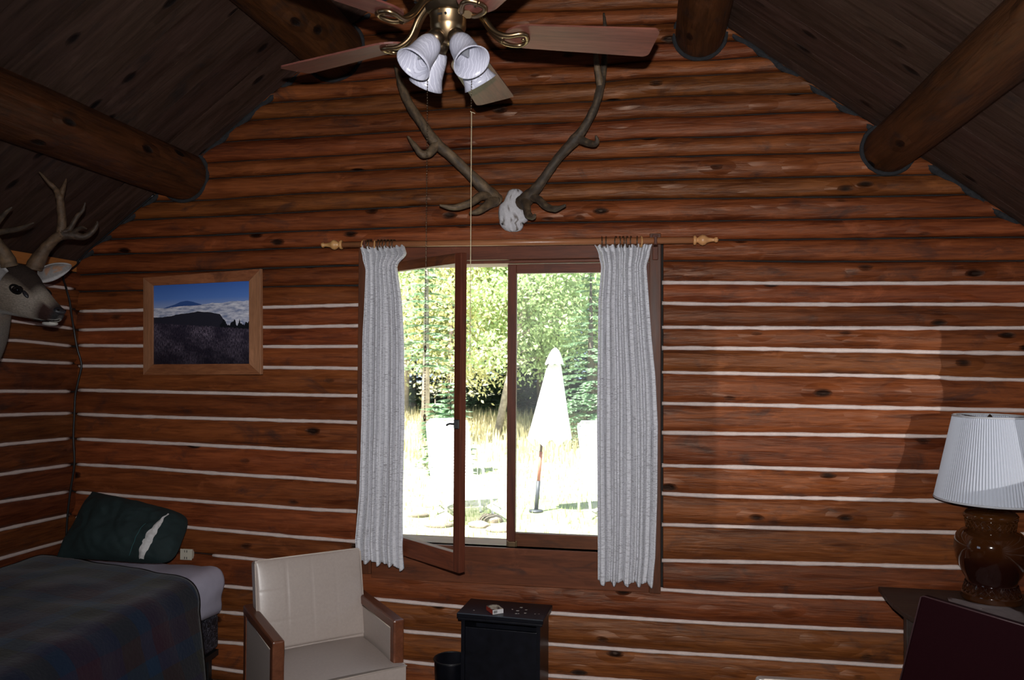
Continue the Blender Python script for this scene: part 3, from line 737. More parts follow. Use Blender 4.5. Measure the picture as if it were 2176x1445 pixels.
for sy in (-1, 1):
    e0 = aty(37, 615, dk.y-.074); e = V((e0.x, dk.y+sy*.074, e0.z))
    ell(e-dbase, (.026, .0125, .0165)).build('eye', M_EYE, deer, smooth=True)
    lid = [e-dbase+V((.027*math.cos(a), -.010*1 if sy < 0 else .010, .0165*math.sin(a)-.008*math.cos(a))) for a in [2*PI*k/20 for k in range(21)]]
    MB().tube(lid, .0045, 6, cap=False).build('eyelid', plain('eyelid_%d' % (sy+1), (.006, .005, .005), .8, spec=.1), deer, smooth=True)
    td = e-dbase+V((.036, sy*-.004, -.020)); ell(td, (.021, .010, .008), 10, 8, Matrix.Rotation(.9, 3, 'Y')).build('tear_duct', M_NOSE, deer, smooth=True)
ns = dp(138, 662)
ell(V((ns.x, dk.y, ns.z))-dbase, (.024, .030, .018), rot=Matrix.Rotation(.5, 3, 'Y')).build('nose', M_NOSE, deer, smooth=True)
for sy in (-1, 1): ell(V((ns.x+.012, dk.y+sy*.019, ns.z+.002))-dbase, (.008, .006, .005), 10, 8).build('nostril', M_EYE, deer, smooth=True)
mo = [V((dp(x, y).x, dk.y+s, dp(x, y).z))-dbase for x, y, s in ((96, 681, -.040), (110, 683, -.042), (122, 684, -.036), (134, 683, -.022), (139, 681, 0))]
MB().tube(smooth_pts(mo), .003, 6).build('mouth', M_EYE, deer, smooth=True)
ell(V((dp(117, 688).x, dk.y, dp(117, 688).z))-dbase, (.036, .022, .011), rot=Matrix.Rotation(.05, 3, 'Y')).build('chin', plain('chin_fur', (.40, .38, .35), .85), deer, smooth=True)
def ear(root, tip, w, name='ear', flip=1):
    ax = (tip-root); L = ax.length; ax.normalize(); side = V((.35, -.1, .9)); side = (side-ax*side.dot(ax)).normalized(); nrm = ax.cross(side).normalized()
    if nrm.dot(CAM-root) < 0: nrm = -nrm
    mb = MB(); cols = []; nu, nv = 13, 18
    for back in (0, 1):
        for j in range(nv):
            v = j/(nv-1); ww = w*(math.sin(PI*min(1, .16+.84*v))**.6)*(1-.25*v)+.003
            for i in range(nu):
                u = i/(nu-1)*2-1
                p = root+ax*(L*v)+side*(ww*u)-nrm*(.028*(1-u*u)*math.sin(PI*min(1, v+.12)))-nrm*(.006*back)
                mb.v.append(tuple(p-dbase))
                e = abs(u)
                c = (.42, .40, .40) if e > .72 else ((.30, .17, .11) if (nz(u*3, v*4, 6) > .02 and .25 < v < .85 and e < .5) else (.22, .205, .20))
                cols.append(c if not back else (.16, .14, .125))
        o_ = back*nu*nv
        for j in range(nv-1):
            for i in range(nu-1): mb.f.append((o_+j*nu+i, o_+j*nu+i+1, o_+(j+1)*nu+i+1, o_+(j+1)*nu+i))
    k = nu*nv
    for j in range(nv-1):
        mb.f.append((j*nu, (j+1)*nu, k+(j+1)*nu, k+j*nu)); mb.f.append((j*nu+nu-1, (j+1)*nu+nu-1, k+(j+1)*nu+nu-1, k+j*nu+nu-1))
    for i in range(nu-1): mb.f.append(((nv-1)*nu+i, (nv-1)*nu+i+1, k+(nv-1)*nu+i+1, k+(nv-1)*nu+i)); mb.f.append((i, i+1, k+i+1, k+i))
    mb.m = [0]*len(mb.f); mb.c = cols; mb.build(name, M_EARIN, deer, smooth=True)
ear(at(84, 588, 3.48), at(153, 565, 3.60), .043); ear(at(8, 590, 3.30), at(-70, 550, 3.18), .046)
B = lambda px, py, d, r: (at(px, py, d), r*1.2)

antler([[B(72, 572, 3.44, .025), B(76, 561, 3.44, .027), B(96, 529, 3.45, .019), B(116, 508, 3.45, .0165), B(134, 496, 3.45, .018)],
        [B(128, 500, 3.45, .016), B(132, 472, 3.45, .0145), B(129, 440, 3.45, .013), B(126, 418, 3.45, .0135), B(118, 402, 3.45, .009), B(104, 388, 3.44, .0075), B(83, 365, 3.43, .0025)],
        [B(127, 424, 3.45, .012), B(133, 405, 3.46, .0085), B(137, 392, 3.47, .0065), B(141, 380, 3.48, .002)],
        [B(134, 496, 3.45, .016), B(148, 487, 3.46, .0095), B(163, 461, 3.47, .008), B(176, 447, 3.48, .006), B(181, 430, 3.48, .002)],
        [B(130, 499, 3.45, .017), B(155, 500, 3.46, .0145), B(180, 503, 3.47, .0105), B(198, 491, 3.48, .0085), B(206, 478, 3.48, .006), B(207, 470, 3.48, .002)],
        [B(152, 499, 3.46, .0105), B(163, 489, 3.45, .0075), B(173, 483, 3.44, .006), B(184, 486, 3.43, .002)]], 'antler', deer, dbase, (.040, .024, .016), (.20, .115, .06))
antler([[B(20, 566, 3.30, .025), B(15, 552, 3.29, .026), B(-5, 520, 3.25, .019), B(-25, 497, 3.22, .018)],
        [B(-25, 497, 3.22, .017), B(0, 493, 3.21, .0095), B(40, 486, 3.20, .0075), B(72, 473, 3.19, .002)],
        [B(-20, 490, 3.22, .013), B(0, 466, 3.21, .0085), B(14, 450, 3.20, .0065), B(26, 440, 3.2, .002)],
        [B(-25, 497, 3.22, .016), B(-40, 440, 3.18, .013), B(-50, 380, 3.16, .009), B(-45, 330, 3.15, .003)]], 'antler', deer, dbase, (.045, .030, .020), (.24, .15, .08))

# ------------------------------------------------------------------ framed landscape print
pa, pb = at(304, 590, 4.36), at(304, 797, 4.36); pc, pd = at(553, 571, 4.12), at(554, 796, 4.12)
fo = (pa+pb)/2
pic = thing('framed_picture', 'mountain and fog landscape print in a mitred pine frame on the log wall', 'picture', fo)
ins = {'a': at(325, 607, 4.345), 'b': at(325, 774, 4.345), 'c': at(528.5, 597, 4.145), 'd': at(529, 773, 4.145)}
nrm = (pc-pa).cross(pb-pa).normalized()
if nrm.y > 0: nrm = -nrm
off = -nrm*.022
for nm, q, m in (('frame_side', (pa, pb, ins['b'], ins['a']), M_FRAMEZ), ('frame_side', (pc, ins['c'], ins['d'], pd), M_FRAMEZ), ('frame_side', (pa, ins['a'], ins['c'], pc), M_FRAME), ('frame_side', (pb, pd, ins['d'], ins['b']), M_FRAME)):
    o = MB().prism([p-fo for p in q], off).build(nm, m, pic); bev(o, .002, 2)
def print_mat():
    t = NT('landscape_print')
    uv = t.node('ShaderNodeUVMap').outputs[0]; sp = t.node('ShaderNodeSeparateXYZ'); t.link(uv, sp.inputs[0]); u, v = sp.outputs[0], sp.outputs[1]
    def n1(sc, d=4, vec=uv, r=.55): return t.noise(vec, sc, d, r)
    sky = t.ramp(v, [(.70, (.30, .38, .62)), (.82, (.10, .22, .60)), (1.0, (.05, .14, .48))])
    # far blue ridge
    ridge = t.math('ADD', t.math('MULTIPLY', n1(5, 3, t.obj(False, (1, 0, 0), vec=uv)), .05), .675)
    bell = t.math('MULTIPLY', t.math('POWER', 2.718, t.math('MULTIPLY', t.math('POWER', t.math('SUBTRACT', u, .36), 2.0), -30)), .085)
    rl = t.math('SUBTRACT', t.math('ADD', ridge, bell), t.math('MULTIPLY', u, .0))
    c = t.mix(sky, (.035, .09, .30), t.math('MULTIPLY', t.math('LESS_THAN', v, rl), t.math('LESS_THAN', u, .60)))
    # cloud deck
    cl_top = t.math('ADD', t.math('MULTIPLY', u, .065), t.math('ADD', t.math('MULTIPLY', n1(9), .05), .680))
    cn = n1(11, 6, t.obj(False, (1, 2.6, 1), vec=uv), .6)
    cloud = t.ramp(cn, [(.35, (.20, .25, .42)), (.62, (.72, .72, .80))])
    c = t.mix(c, cloud, t.math('LESS_THAN', v, cl_top))
    # dark hill
    hill = t.math('ADD', t.math('MULTIPLY', t.math('POWER', 2.718, t.math('MULTIPLY', t.math('POWER', t.math('SUBTRACT', u, .47), 2.0), -22)), .055), .565)
    hill = t.math('ADD', hill, t.math('MULTIPLY', n1(6, 3, t.obj(False, (1, 0, 0), vec=uv)), .06))
    hill = t.math('SUBTRACT', hill, t.math('MULTIPLY', t.math('MAXIMUM', t.math('SUBTRACT', u, .70), 0), 1.6))
    c = t.mix(c, (.022, .022, .035), t.math('LESS_THAN', v, hill))
    # pines
    vo = t.noise(t.obj(False, (34, 5, 1), vec=uv), 1, 2, .4)
    pin = t.math('ADD', t.math('MULTIPLY', vo, .26), .38)
    c = t.mix(c, (.008, .010, .014), t.math('MULTIPLY', t.math('LESS_THAN', v, pin), t.math('GREATER_THAN', u, .70)))
    # brush
    bt = t.math('ADD', t.math('MULTIPLY', n1(40, 3), .06), t.math('SUBTRACT', .49, t.math('MULTIPLY', u, .10)))
    br = t.noise(t.obj(False, (90, 26, 1), vec=uv), 1, 6, .7)
    tuft = n1(4, 4)
    brush = t.mix(t.ramp(br, [(.40, (.018, .014, .028)), (.68, (.22, .18, .24))]), (.012, .010, .022), t.ramp(tuft, [(.42, (.8,)*3), (.62, (0, 0, 0))]))
    dark = t.ramp(v, [(0, (.45,)*3), (.4, (1, 1, 1))])
    brush = t.mix(brush, dark, 1.0, 'MULTIPLY')
    c = t.mix(c, brush, t.math('LESS_THAN', v, bt))
    t.set(color=c, rough=.35, spec=.4); return t.m
pq = [ins['b'], ins['d'], ins['c'], ins['a']]
po = MB().add([p-fo-nrm*.006 for p in pq], [(0, 1, 2, 3)]).build('print', print_mat(), pic, fix=False)
uvl = po.data.uv_layers.new(name='UVMap')
for i, c in enumerate(((0, 0), (1, 0), (1, 1), (0, 1))): uvl.data[i].uv = c
po['label'] = 'landscape print with blue sky, fog bank and purple brush'
MB().prism([p-fo-nrm*.008 for p in pq], -nrm*.008).build('backing_board', M_DARK, pic)
# wooden cleats between frame and wall keep the right side forward
MB().box((pc.x-fo.x-.12, pc.y-fo.y+.055, pc.z-fo.z-.26), (pc.x-fo.x-.08, -fo.y-.03, pc.z-fo.z-.20)).build('cleat', M_DARK, pic)

# ------------------------------------------------------------------ ceiling fan
FX, FY, FZB = -.604, -1.652, 2.864; PH = .27664
fan = thing('ceiling_fan', 'five-bladed brass ceiling fan with four white glass bell lamps', 'ceiling fan', (FX, FY, FZB))
MB().lathe([(.0, .058), (.057, .057), (.059, .052), (.056, .049), (.056, .016), (.053, .008), (.046, -.006), (.034, -.024), (.022, -.034), (0, -.036)], 40).build('switch_housing', M_BRASS, fan, smooth=True)
MB().lathe([(.0, .058), (.050, .058), (.052, .066), (.070, .070), (.073, .078), (.073, .090), (.064, .096), (.064, .108), (0, .108)], 40).build('flywheel', M_BRASSD, fan, smooth=True)
# motor housing with pierced lower ring
mh = MB().lathe([(.070, .108), (.10, .112), (.135, .130), (.148, .155), (.145, .19), (.12, .225), (.07, .245), (.03, .25), (0, .251)], 48)
mh.build('motor_housing', M_BRASS, fan, smooth=True)
sl = MB()
for k in range(16):
    a = 2*PI*k/16; m = Matrix.Rotation(a, 4, 'Z') @ Matrix.Translation((.119, 0, .1195)) @ Matrix.Rotation(-.48, 4, 'Y')
    MB().box((-.016, -.0075, -.004), (.016, .0075, .003), mat=m, bev=.003).build('vent_slot', M_BLACKM, fan)
MB().tube([(0, 0, .245), (0, 0, RZ-.14-FZB-.10)], .013, 14).lathe([(.0, RZ-.26-FZB-.09), (.035, RZ-.26-FZB-.09), (.065, RZ-.26-FZB-.03), (.07, RZ-.26-FZB), (0, RZ-.26-FZB)], 28).build('downrod', M_BRASS, fan, smooth=True)
for q in ((-.010, 0), (.010, 0)): pass
MB().lathe([(.0, 0), (.004, 0), (.004, .004), (0, .004)], 10, Matrix.Translation((.056*math.cos(-1.46), .056*math.sin(-1.46), .036)) @ Matrix.Rotation(PI/2, 4, 'X')) \
    .box((-.020, -.0570, .033), (-.004, -.050, .039)).build('switch', M_BLACKM, fan)
def blade_mesh():
    mb = MB(); pts = []
    L0, L1 = .175, .66; n = 16
    for k in range(n+1):
        a = PI/2+PI*k/n; pts.append((L0+.085+.085*math.cos(a), .062*math.sin(a)))
    # outer end with rounded corners
    for k in range(7): a = -PI/2+PI/2*k/6; pts.append((L1-.022+.022*math.cos(a), -.076+.022+.022*math.sin(a)))
    for k in range(7): a = PI/2*k/6; pts.append((L1-.022+.022*math.cos(a), .076-.022+.022*math.sin(a)))
    mb.prism([(x, y, -.003) for x, y in pts], (0, 0, .006)); return mb
def bracket_mesh():
    mb = MB()
    for s in (-1, 1):
        pts = smooth_pts([V((.070, .004*s, .092)), V((.105, .006*s, .060)), V((.14, .009*s, .010)), V((.18, .022*s, -.014)), V((.222, .034*s, -.013)), V((.243, .024*s, -.010)), V((.250, 0, -.010))], 5)
        mb.tube(pts, [.010-.003*min(1, i/18) for i in range(len(pts))], 8, flat=1.2)
    mb.tube(smooth_pts([V((.06, 0, .095)), V((.10, 0, .066)), V((.14, 0, .012)), V((.175, 0, -.014))], 5), .0115, 8, flat=1.3)
    mb.lathe([(0, -.006), (.006, -.005), (.007, 0), (0, .002)], 10, Matrix.Translation((.236, 0, -.010)))
    return mb
bm0 = None
for k in range(5):
    a = PH+2*PI*k/5
    if bm0 is None:
        bl = blade_mesh().build('blade', M_BLADE, fan); bk = bracket_mesh().build('blade_arm', M_BRASS, fan, smooth=True); bm0 = (bl, bk)
    else:
        bl, bk = (o.copy() for o in bm0)
        for o in (bl, bk): COL.objects.link(o); o.parent = fan
    bl.rotation_euler = (Matrix.Rotation(a, 3, 'Z') @ Matrix.Rotation(-math.radians(10.5), 3, 'X')).to_euler()
    bk.rotation_euler = (Matrix.Rotation(a, 3, 'Z') @ Matrix.Rotation(-math.radians(8), 3, 'X')).to_euler()
def glass_shade_mat():
    t = NT('swirl_glass')
    v = t.obj(True, (1, 1, 1)); n0 = t.noise(v, 14, 3, .5)
    w = t.node('ShaderNodeTexWave', wave_type='BANDS', bands_direction='DIAGONAL'); t.link(v, w.inputs[0]); w.inputs['Scale'].default_value = 34; w.inputs['Distortion'].default_value = 9; w.inputs['Detail'].default_value = 3; w.inputs['Detail Scale'].default_value = .6
    c = t.ramp(w.outputs[1], [(.0, (.50, .50, .58)), (.42, (.40, .40, .48)), (.52, (.17, .17, .22)), (.62, (.40, .40, .48))])
    t.set(color=c, rough=.3, spec=.4); return t.m
M_SHADE = glass_shade_mat()
prof = [(.024, 0), (.032, .006), (.037, .020), (.040, .04), (.0415, .06), (.044, .08), (.050, .100), (.058, .115)]
inn = [(r-.0028, z) for r, z in reversed(prof)]
sh0 = None
KZ = -.008
for k, az in enumerate((-141, -51, 129, 39)):
    a = math.radians(az+9.6); tilt = math.radians(38)
    d = V((math.cos(a), math.sin(a), 0)); axis = (d*math.sin(tilt)-V((0, 0, 1))*math.cos(tilt)).normalized()
    p0 = V((0, 0, KZ))+d*.024; p1 = p0+d*.012+V((0, 0, -.008)); p2 = p1+axis*.030
    rot = axis.to_track_quat('Z', 'Y').to_matrix().to_4x4()
    MB().tube([p0-d*.02, p0, p1, p1+axis*.012], [.012, .012, .013, .013], 12).lathe([(0, -.004), (.022, -.002), (.027, .008), (.027, .034), (.0, .034)], 20, Matrix.Translation(p1) @ rot).build('lamp_arm', M_BRASSD, fan, smooth=True)
    m = Matrix.Translation(p2+axis*.002) @ rot
    if sh0 is None: sh = MB().lathe(prof+inn, 40, cap=False).build('lamp_shade', M_SHADE, fan, smooth=True); sh0 = sh; bu = None
    else: sh = sh0.copy(); COL.objects.link(sh); sh.parent = fan
    sh.matrix_local = m
    if bu is None: bu = MB().lathe([(.010, 0), (.011, .010), (.017, .028), (.0185, .040), (.016, .055), (.010, .070), (.004, .084), (0, .090)], 18).build('bulb', M_BULB, sh, smooth=True); b0 = bu
    else: b2 = b0.copy(); COL.objects.link(b2); b2.parent = sh
def chain_to(px, py0, py1, depth, name, fobs=()):
    o = at(px, py0, depth); p = []; top = o; bot = at(px-3, py1, depth)
    z = top.z; mb = MB(); step = .0085
    while z > bot.z:
        t = (top.z-z)/(top.z-bot.z); c = V((top.x+(bot.x-top.x)*t*.35, top.y, z))-fan.location
        mb.lathe([(0, -.0022), (.0018, -.0011), (.0018, .0011), (0, .0022)], 6, Matrix.Translation(c)); z -= step
    mb.tube([top-fan.location, V((top.x+(bot.x-top.x)*.35, top.y, bot.z))-fan.location], .0006, 4)
    for f in fobs:
        z = at(px, f, depth).z; t = (top.z-z)/(top.z-bot.z); c = V((top.x+(bot.x-top.x)*t*.35, top.y, z))-fan.location
        mb.lathe([(0, -.012), (.0035, -.010), (.0045, -.002), (.003, .008), (0, .011)], 10, Matrix.Translation(c))
    return mb.build(name, M_BRASSD, fan, smooth=True)
chain_to(909, 110, 886, 2.44, 'pull_chain', (741, 886))
chain_to(1003, 110, 236, 2.44, 'pull_chain')
cp = at(1002, 238, 2.44)-fan.location; cb = at(1001, 752, 2.44)-fan.location
co = MB().tube([cp, V((cp.x, cp.y, cb.z))], .0013, 6).tube([cp+V((-.004, 0, .002)), cp, cp+V((.012, -.002, -.006))], .0012, 5).lathe([(0, -.006), (.004, 0), (0, .006)], 8, Matrix.Translation((cp.x, cp.y, cb.z)))
co.build('pull_cord', plain('cotton_cord', (.30, .24, .15), .8), fan)['label'] = 'tan cotton cord knotted to the chain'

# ------------------------------------------------------------------ bed
bed = thing('bed', 'single bed in the left corner with a white mattress on a box spring', 'bed', (-2.76, -1.15, FZ))
bb = bed.location.copy(); BX1 = aty(468, 1300, -.12).x
BT = atz(470, 1205, .70).z; BT = .725
def rel_box(a, b, name, m, par, base, be=.02):
    o = MB().box(V(a)-base, V(b)-base, bev=be).build(name, m, par, smooth=True); return o
def soft_box(a, b, name, m, par, base, r=.05, amp=.006, sc=6):
    a, b = V(a), V(b); bm = bmesh.new(); bmesh.ops.create_cube(bm, size=1)
    for v in bm.verts: v.co = V([(a[i]+b[i])/2+v.co[i]*(b[i]-a[i]) for i in range(3)])
    bmesh.ops.bevel(bm, geom=bm.edges[:], offset=r, segments=4, affect='EDGES', profile=.5)
    bmesh.ops.subdivide_edges(bm, edges=[e for e in bm.edges if e.calc_length() > .08], cuts=12, use_grid_fill=True)
    bmesh.ops.triangulate(bm, faces=[f for f in bm.faces if len(f.verts) > 4])
    for v in bm.verts: v.co += V((nz(v.co.x*sc, v.co.y*sc, v.co.z*sc), nz(v.co.z*sc, v.co.x*sc, v.co.y*sc+4), nz(v.co.y*sc, v.co.z*sc+8, v.co.x*sc)))*amp
    me = bpy.data.meshes.new(name); bmesh.ops.recalc_face_normals(bm, faces=bm.faces[:])
    for v in bm.verts: v.co -= base
    bm.to_mesh(me); bm.free(); me.materials.append(m); me.polygons.foreach_set('use_smooth', [True]*len(me.polygons))
    o = bpy.data.objects.new(name, me); COL.objects.link(o); o.parent = par; return o
soft_box((XL+.05, -2.05, .47), (BX1, -.06, BT), 'mattress', M_SHEET, bed, bb, .055, .016, 10)
def ticking():
    t = NT('box_spring_ticking'); n = t.noise(t.obj(False, (3, 9, 9)), 2.6, 3, .5, 2.5)
    t.set(color=t.ramp(n, [(.50, (.010, .010, .016)), (.53, (.20, .20, .26)), (.56, (.010, .010, .016))]), rough=.6); return t.m
soft_box((XL+.06, -2.03, .28), (BX1-.025, -.075, .475), 'box_spring', ticking(), bed, bb, .03, .003)
MB().box(V((XL+.06, -2.03, .245))-bb, V((BX1-.03, -.08, .275))-bb).build('bed_frame', M_BLACKM, bed)
for x in (XL+.12, BX1-.06):
    for y in (-.14, -1.95):
        p = V((x, y, FZ))-bb; MB().box(p+V((-.018, -.018, .05)), p+V((.018, .018, .17)), bev=.003).lathe([(0, -.022), (.022, -.022), (.026, 0), (.022, .022), (0, .022)], 16, Matrix.Translation(p+V((0, 0, .028))) @ Matrix.Rotation(PI/2, 4, 'Y')).build('leg', M_BLACKM, bed)
def plaid():
    t = NT('plaid_blanket'); uv = t.node('ShaderNodeUVMap').outputs[0]; sp = t.node('ShaderNodeSeparateXYZ'); t.link(uv, sp.inputs[0])
    f1 = t.math('FRACT', t.math('MULTIPLY', sp.outputs[0], 2.1)); f2 = t.math('FRACT', t.math('ADD', t.math('MULTIPLY', sp.outputs[1], 2.1), .2))
    st = [(0, (.010, .015, .034)), (.22, (.028, .008, .018)), (.45, (.006, .023, .056)), (.60, (.021, .020, .014)), (.80, (.019, .008, .027))]
    a = t.ramp(f1, st, 'CONSTANT'); b = t.ramp(f2, st[::-1] and [(0, (.019, .019, .015)), (.25, (.006, .024, .056)), (.42, (.028, .008, .019)), (.70, (.009, .013, .036))], 'CONSTANT')
    c = t.mix(a, b, .5); n = t.noise(t.obj(False, (300, 300, 300)), 1, 2)
    t.set(color=c, rough=.95, spec=.1, normal=t.bump(t.noise(t.obj(False, (60, 60, 60)), 1, 4), .002), sheen=.15); return t.m
def blanket():
    nu, nv = 70, 60; mb = MB(); uvs = []
    zt0 = BT+.018
    for j in range(nv):
        v = j/(nv-1)
        for i in range(nu):
            u = i/(nu-1); s = u*1.62                       # arc length across the bed
            # head edge slants back as it nears the drop side
            y0 = -.30-.05*math.sin(u*3)-max(0, (u-.42))**1.5*.75; y = y0+(-2.25-y0)*v
            xe = BX1-.055+.05*v; Lt = xe-(XL+.06)
            crown = .055*math.exp(-((u)/.22)**2)+.02*math.sin(PI*min(1, s/Lt))
            if s < Lt: x, z = XL+.06+s, zt0+crown*1.0
            else:
                d = s-Lt; R_ = .13+.03*v; q = min(d/R_, PI/2*1.0)
                x = xe+R_*math.sin(q); z = zt0-R_*(1-math.cos(q))+crown
                if d > R_*PI/2: z -= d-R_*PI/2; x += .02*math.sin((d-R_*PI/2)*5)+(.24+.05*math.sin(y*7))*(d-R_*PI/2)
            w = .012*nz(x*3.2, y*3.2, 1)+.006*nz(x*8, y*8, 5)
            if v < .01: z -= .004
            mb.v.append(tuple(V((x+w*.5, y, max(z+w, .16)))-V((-2.7, -1.2, BT)))); uvs.append((s, y))
    for j in range(nv-1):
        for i in range(nu-1): mb.f.append((j*nu+i, j*nu+i+1, (j+1)*nu+i+1, (j+1)*nu+i))
    mb.m = [0]*len(mb.f); o = mb.build('blanket', plaid(), smooth=True, loc=(-2.7, -1.2, BT), fix=False)
    l = o.data.uv_layers.new(name='UVMap')
    for p in o.data.loops: l.data[p.index].uv = uvs[p.vertex_index]
    mod(o, 'SOLIDIFY', thickness=.012, offset=1)
    return tag(o, 'dark blue, purple and olive plaid blanket spread over the bed', 'blanket')
blanket()
def pillow():
    c4 = {'bl': aty(112, 1186, -.36), 'tl': aty(192, 1040, -.13), 'tr': aty(416, 1092, -.12), 'br': aty(372, 1206, -.34)}
    o3 = (c4['bl']+c4['br'])/2
    P = thing('pillow', 'dark green pillow propped against the log wall at the head of the bed', 'pillow', o3)
    nu, nv = 60, 44
    n_ = (c4['br']-c4['bl']).cross(c4['tl']-c4['bl']).normalized()
    if n_.y > 0: n_ = -n_
    def surf(u, v, side):
        e = 1-.035*math.sin(PI*v)*(1 if side else 1); p = c4['bl'].lerp(c4['br'], u).lerp(c4['tl'].lerp(c4['tr'], u), v)
        # pinch the sides inward, leave the corners as ears
        cx = c4['bl'].lerp(c4['br'], .5).lerp(c4['tl'].lerp(c4['tr'], .5), .5)
        rr_ = .16*(u**7)*(abs(2*v-1)**3)+.05*((1-u)**7)*(abs(2*v-1)**3); p = p.lerp(cx, rr_); pin = .055*(math.sin(PI*v)*(abs(2*u-1)**6)+math.sin(PI*u)*(abs(2*v-1)**6)); p = p.lerp(cx, pin)
        th = .10*(max(0, math.sin(PI*u))**.45)*(max(0, math.sin(PI*v))**.5); th *= (1+.3*u)
        cre = .022*nz(u*5+side*3, v*3, 7)+.018*abs(nz(u*9+v*4, v*3-u*3, 2))+.010*abs(nz(u*16-v*8, v*9, 12))
        return p+n_*((th+cre*min(1, th*20)) if not side else -(th*.45)) - o3
    mb = MB(); mb.grid(nu, nv, lambda u, v: surf(u, v, 0)); mb.grid(nu, nv, lambda u, v: surf(u, v, 1))
    ob = mb.build('pillowcase', M_GREEN, P, smooth=True)
    # open end of the case with the white ticking showing
    def strip(u, v):
        uu = .76+.105*v*.9-.01*v; p = surf(uu+(u-.5)*(.012+.065*math.sin(PI*min(1, v*1.05+.1))**.8*(1-.25*v)), .03+.80*v, 0)+n_*(.007-.006*abs(2*u-1))
        return p+V((.004*nz(v*20, u, 1), 0, .003*nz(v*25, u*4, 2)))
    MB().grid(8, 30, strip).build('ticking', M_WHITE, P, smooth=True)['label'] = 'white ticking showing in the open end'
    MB().tube([surf(.66+.06*k/12, .06+.50*k/12, 0)+n_*.003 for k in range(13)], [.0012]*13, 5).build('hem_stitching', M_TEAL, P)
pillow()
op = aty(396, 1178, -.040)
ou = thing('wall_outlet', 'ivory electrical outlet on the log wall beside the green pillow', 'outlet', op)
MB().box((-.035, -.006, -.030), (.035, .0, .030), bev=.003).box((-.028, 0, -.026), (.028, .03, .026)).build('outlet_plate', M_IVORY, ou)
for dz in (-.018, .018): MB().box((-.008, -.0075, dz-.006), (-.005, -.0055, dz+.006)).box((.005, -.0075, dz-.006), (.008, -.0055, dz+.006)).build('socket', M_BLACKM, ou)

# ------------------------------------------------------------------ beige armchair
def armchair(label, loc, rz):
    k = .95
    w, za, L, zs, sf, bt, zt, wbk, bb_ = (v*k for v in (.315, .583, .614, .37, .038, .531, .818, .277, .433))
    c = thing('armchair', label, 'armchair', loc, rz, None)
    at_ = .052
    for s in (-1, 1):
        xo, xi = s*w, s*(w-at_)
        arm = MB(); a, b = sorted((xo, xi))
        arm.prism([(a, 0, za), (a, L, za), (a, L, za-.045), (a, .05, za-.045), (a, .05, .20), (a, .05, 0), (a, 0.002, 0), (a, 0, za-.1)], (b-a, 0, 0))
        o = arm.build('arm', M_ARM, c); bev(o, .008, 2)
        MB().box((a+.004, L-.05, 0), (b-.004, L-.002, za-.045), bev=.004).build('leg', M_ARM, c)
        MB().box((a+.007, .05, .16), (b-.007, L-.05, za-.046), bev=.006).build('side_panel', M_VINYL, c)
        for xx in (a+.006, b-.006):
            MB().tube([(xx, .053, .17), (xx, .053, za-.05), (xx, L-.06, za-.05)], .003, 6).build('piping', M_VINYLP, c, smooth=True)
    xi = w-at_-.002
    # seat cushion, domed, runs forward to the full width of the arms
    def seat(u, v):
        x = -w+2*w*u; y = -sf+(bb_+.03+sf)*v; hw = w if y < 0 else w-at_-.002
        x = max(-hw, min(hw, x*(1.0)))
        e = min(1, min(u, 1-u)/.10, v/.10+.0, 1); dome = .030*(max(0, math.sin(PI*u))**.5)*(max(0, math.sin(PI*min(1, v*.9+.08)))**.6)
        return V((x, y, zs+dome))
    xs = [-w]+[-w*.997+2*w*.997*i/38 for i in range(39)]+[w]
    mb = MB(); mb.grid(41, 28, seat)
    mb.box((-w+.004, -sf+.002, zs-.12), (w-.004, -.003, zs-.0), bev=.002).box((-xi, -.003, zs-.12), (xi, bb_+.03, zs+.001), bev=.002)
    mb.build('seat', M_VINYL, c, smooth=False)
    so = c.children[-1]
    for p in so.data.polygons: p.use_smooth = len(p.vertices) == 4 and p.normal.z > .7
    MB().tube([(-w+.003, -.002, zs+.001), (-w+.002, -sf+.001, zs+.001), (w-.002, -sf+.001, zs+.001), (w-.003, -.002, zs+.001), (xi, .01, zs+.002), (xi, bb_, zs+.004)], .0032, 6).build('piping', M_VINYLP, c, smooth=True)
    MB().box((-w+.03, .01, zs-.17), (w-.03, L-.08, zs-.12)).build('seat_frame', M_ARM, c)
    # reclined back cushion with stitched squares
    base = V((0, bb_, zs+.02*k)); top = V((0, bt, zt)); upv = (top-base); H = upv.length; upv.normalize(); nv_ = V((0, -upv.z, upv.y)); T = .085
    def face(u, v, side):
        x = -wbk+2*wbk*u; h = H*v; d = math.sin(PI*u)**.35*math.sin(PI*min(1, v*.93+.07))**.4 if 0 < u < 1 and v > 0 else 0
        puff = .026*max(0, d)
        for g in (.27, .5, .73): puff -= .0018*math.exp(-((u-g)/.008)**2)*d
        for g in (.30, .64): puff -= .0020*math.exp(-((v-g)/.009)**2)*d
        return base+V((x, 0, 0))+upv*h+(nv_*puff if not side else -nv_*T)
    mb = MB(); mb.grid(75, 60, lambda u, v: face(u, v, 0)); mb.build('backrest', M_VINYL, c, smooth=True, fix=False)
    bx = MB(); cor = [base+V((s*wbk, 0, 0))+upv*h for s, h in ((-1, -.02), (1, -.02), (1, H), (-1, H))]
    bx.prism([p-nv_*.002 for p in cor], -nv_*T); o = bx.build('back_cushion_side', M_VINYL, c); bev(o, .014, 3)
    pp = [base+V((s*wbk, 0, 0))+upv*h for s, h in ((-1, 0), (-1, H-.015))]+[base+V((-wbk+.015, 0, 0))+upv*H, base+V((wbk-.015, 0, 0))+upv*H]+[base+V((wbk, 0, 0))+upv*h for h in (H-.015, 0)]
    MB().tube(pp, .0036, 7).build('piping', M_VINYLP, c, smooth=True)
    MB().box((-xi, bb_+.03, zs-.12), (xi, bb_+.09, zs+.03)).build('back_frame', M_ARM, c)
    return c
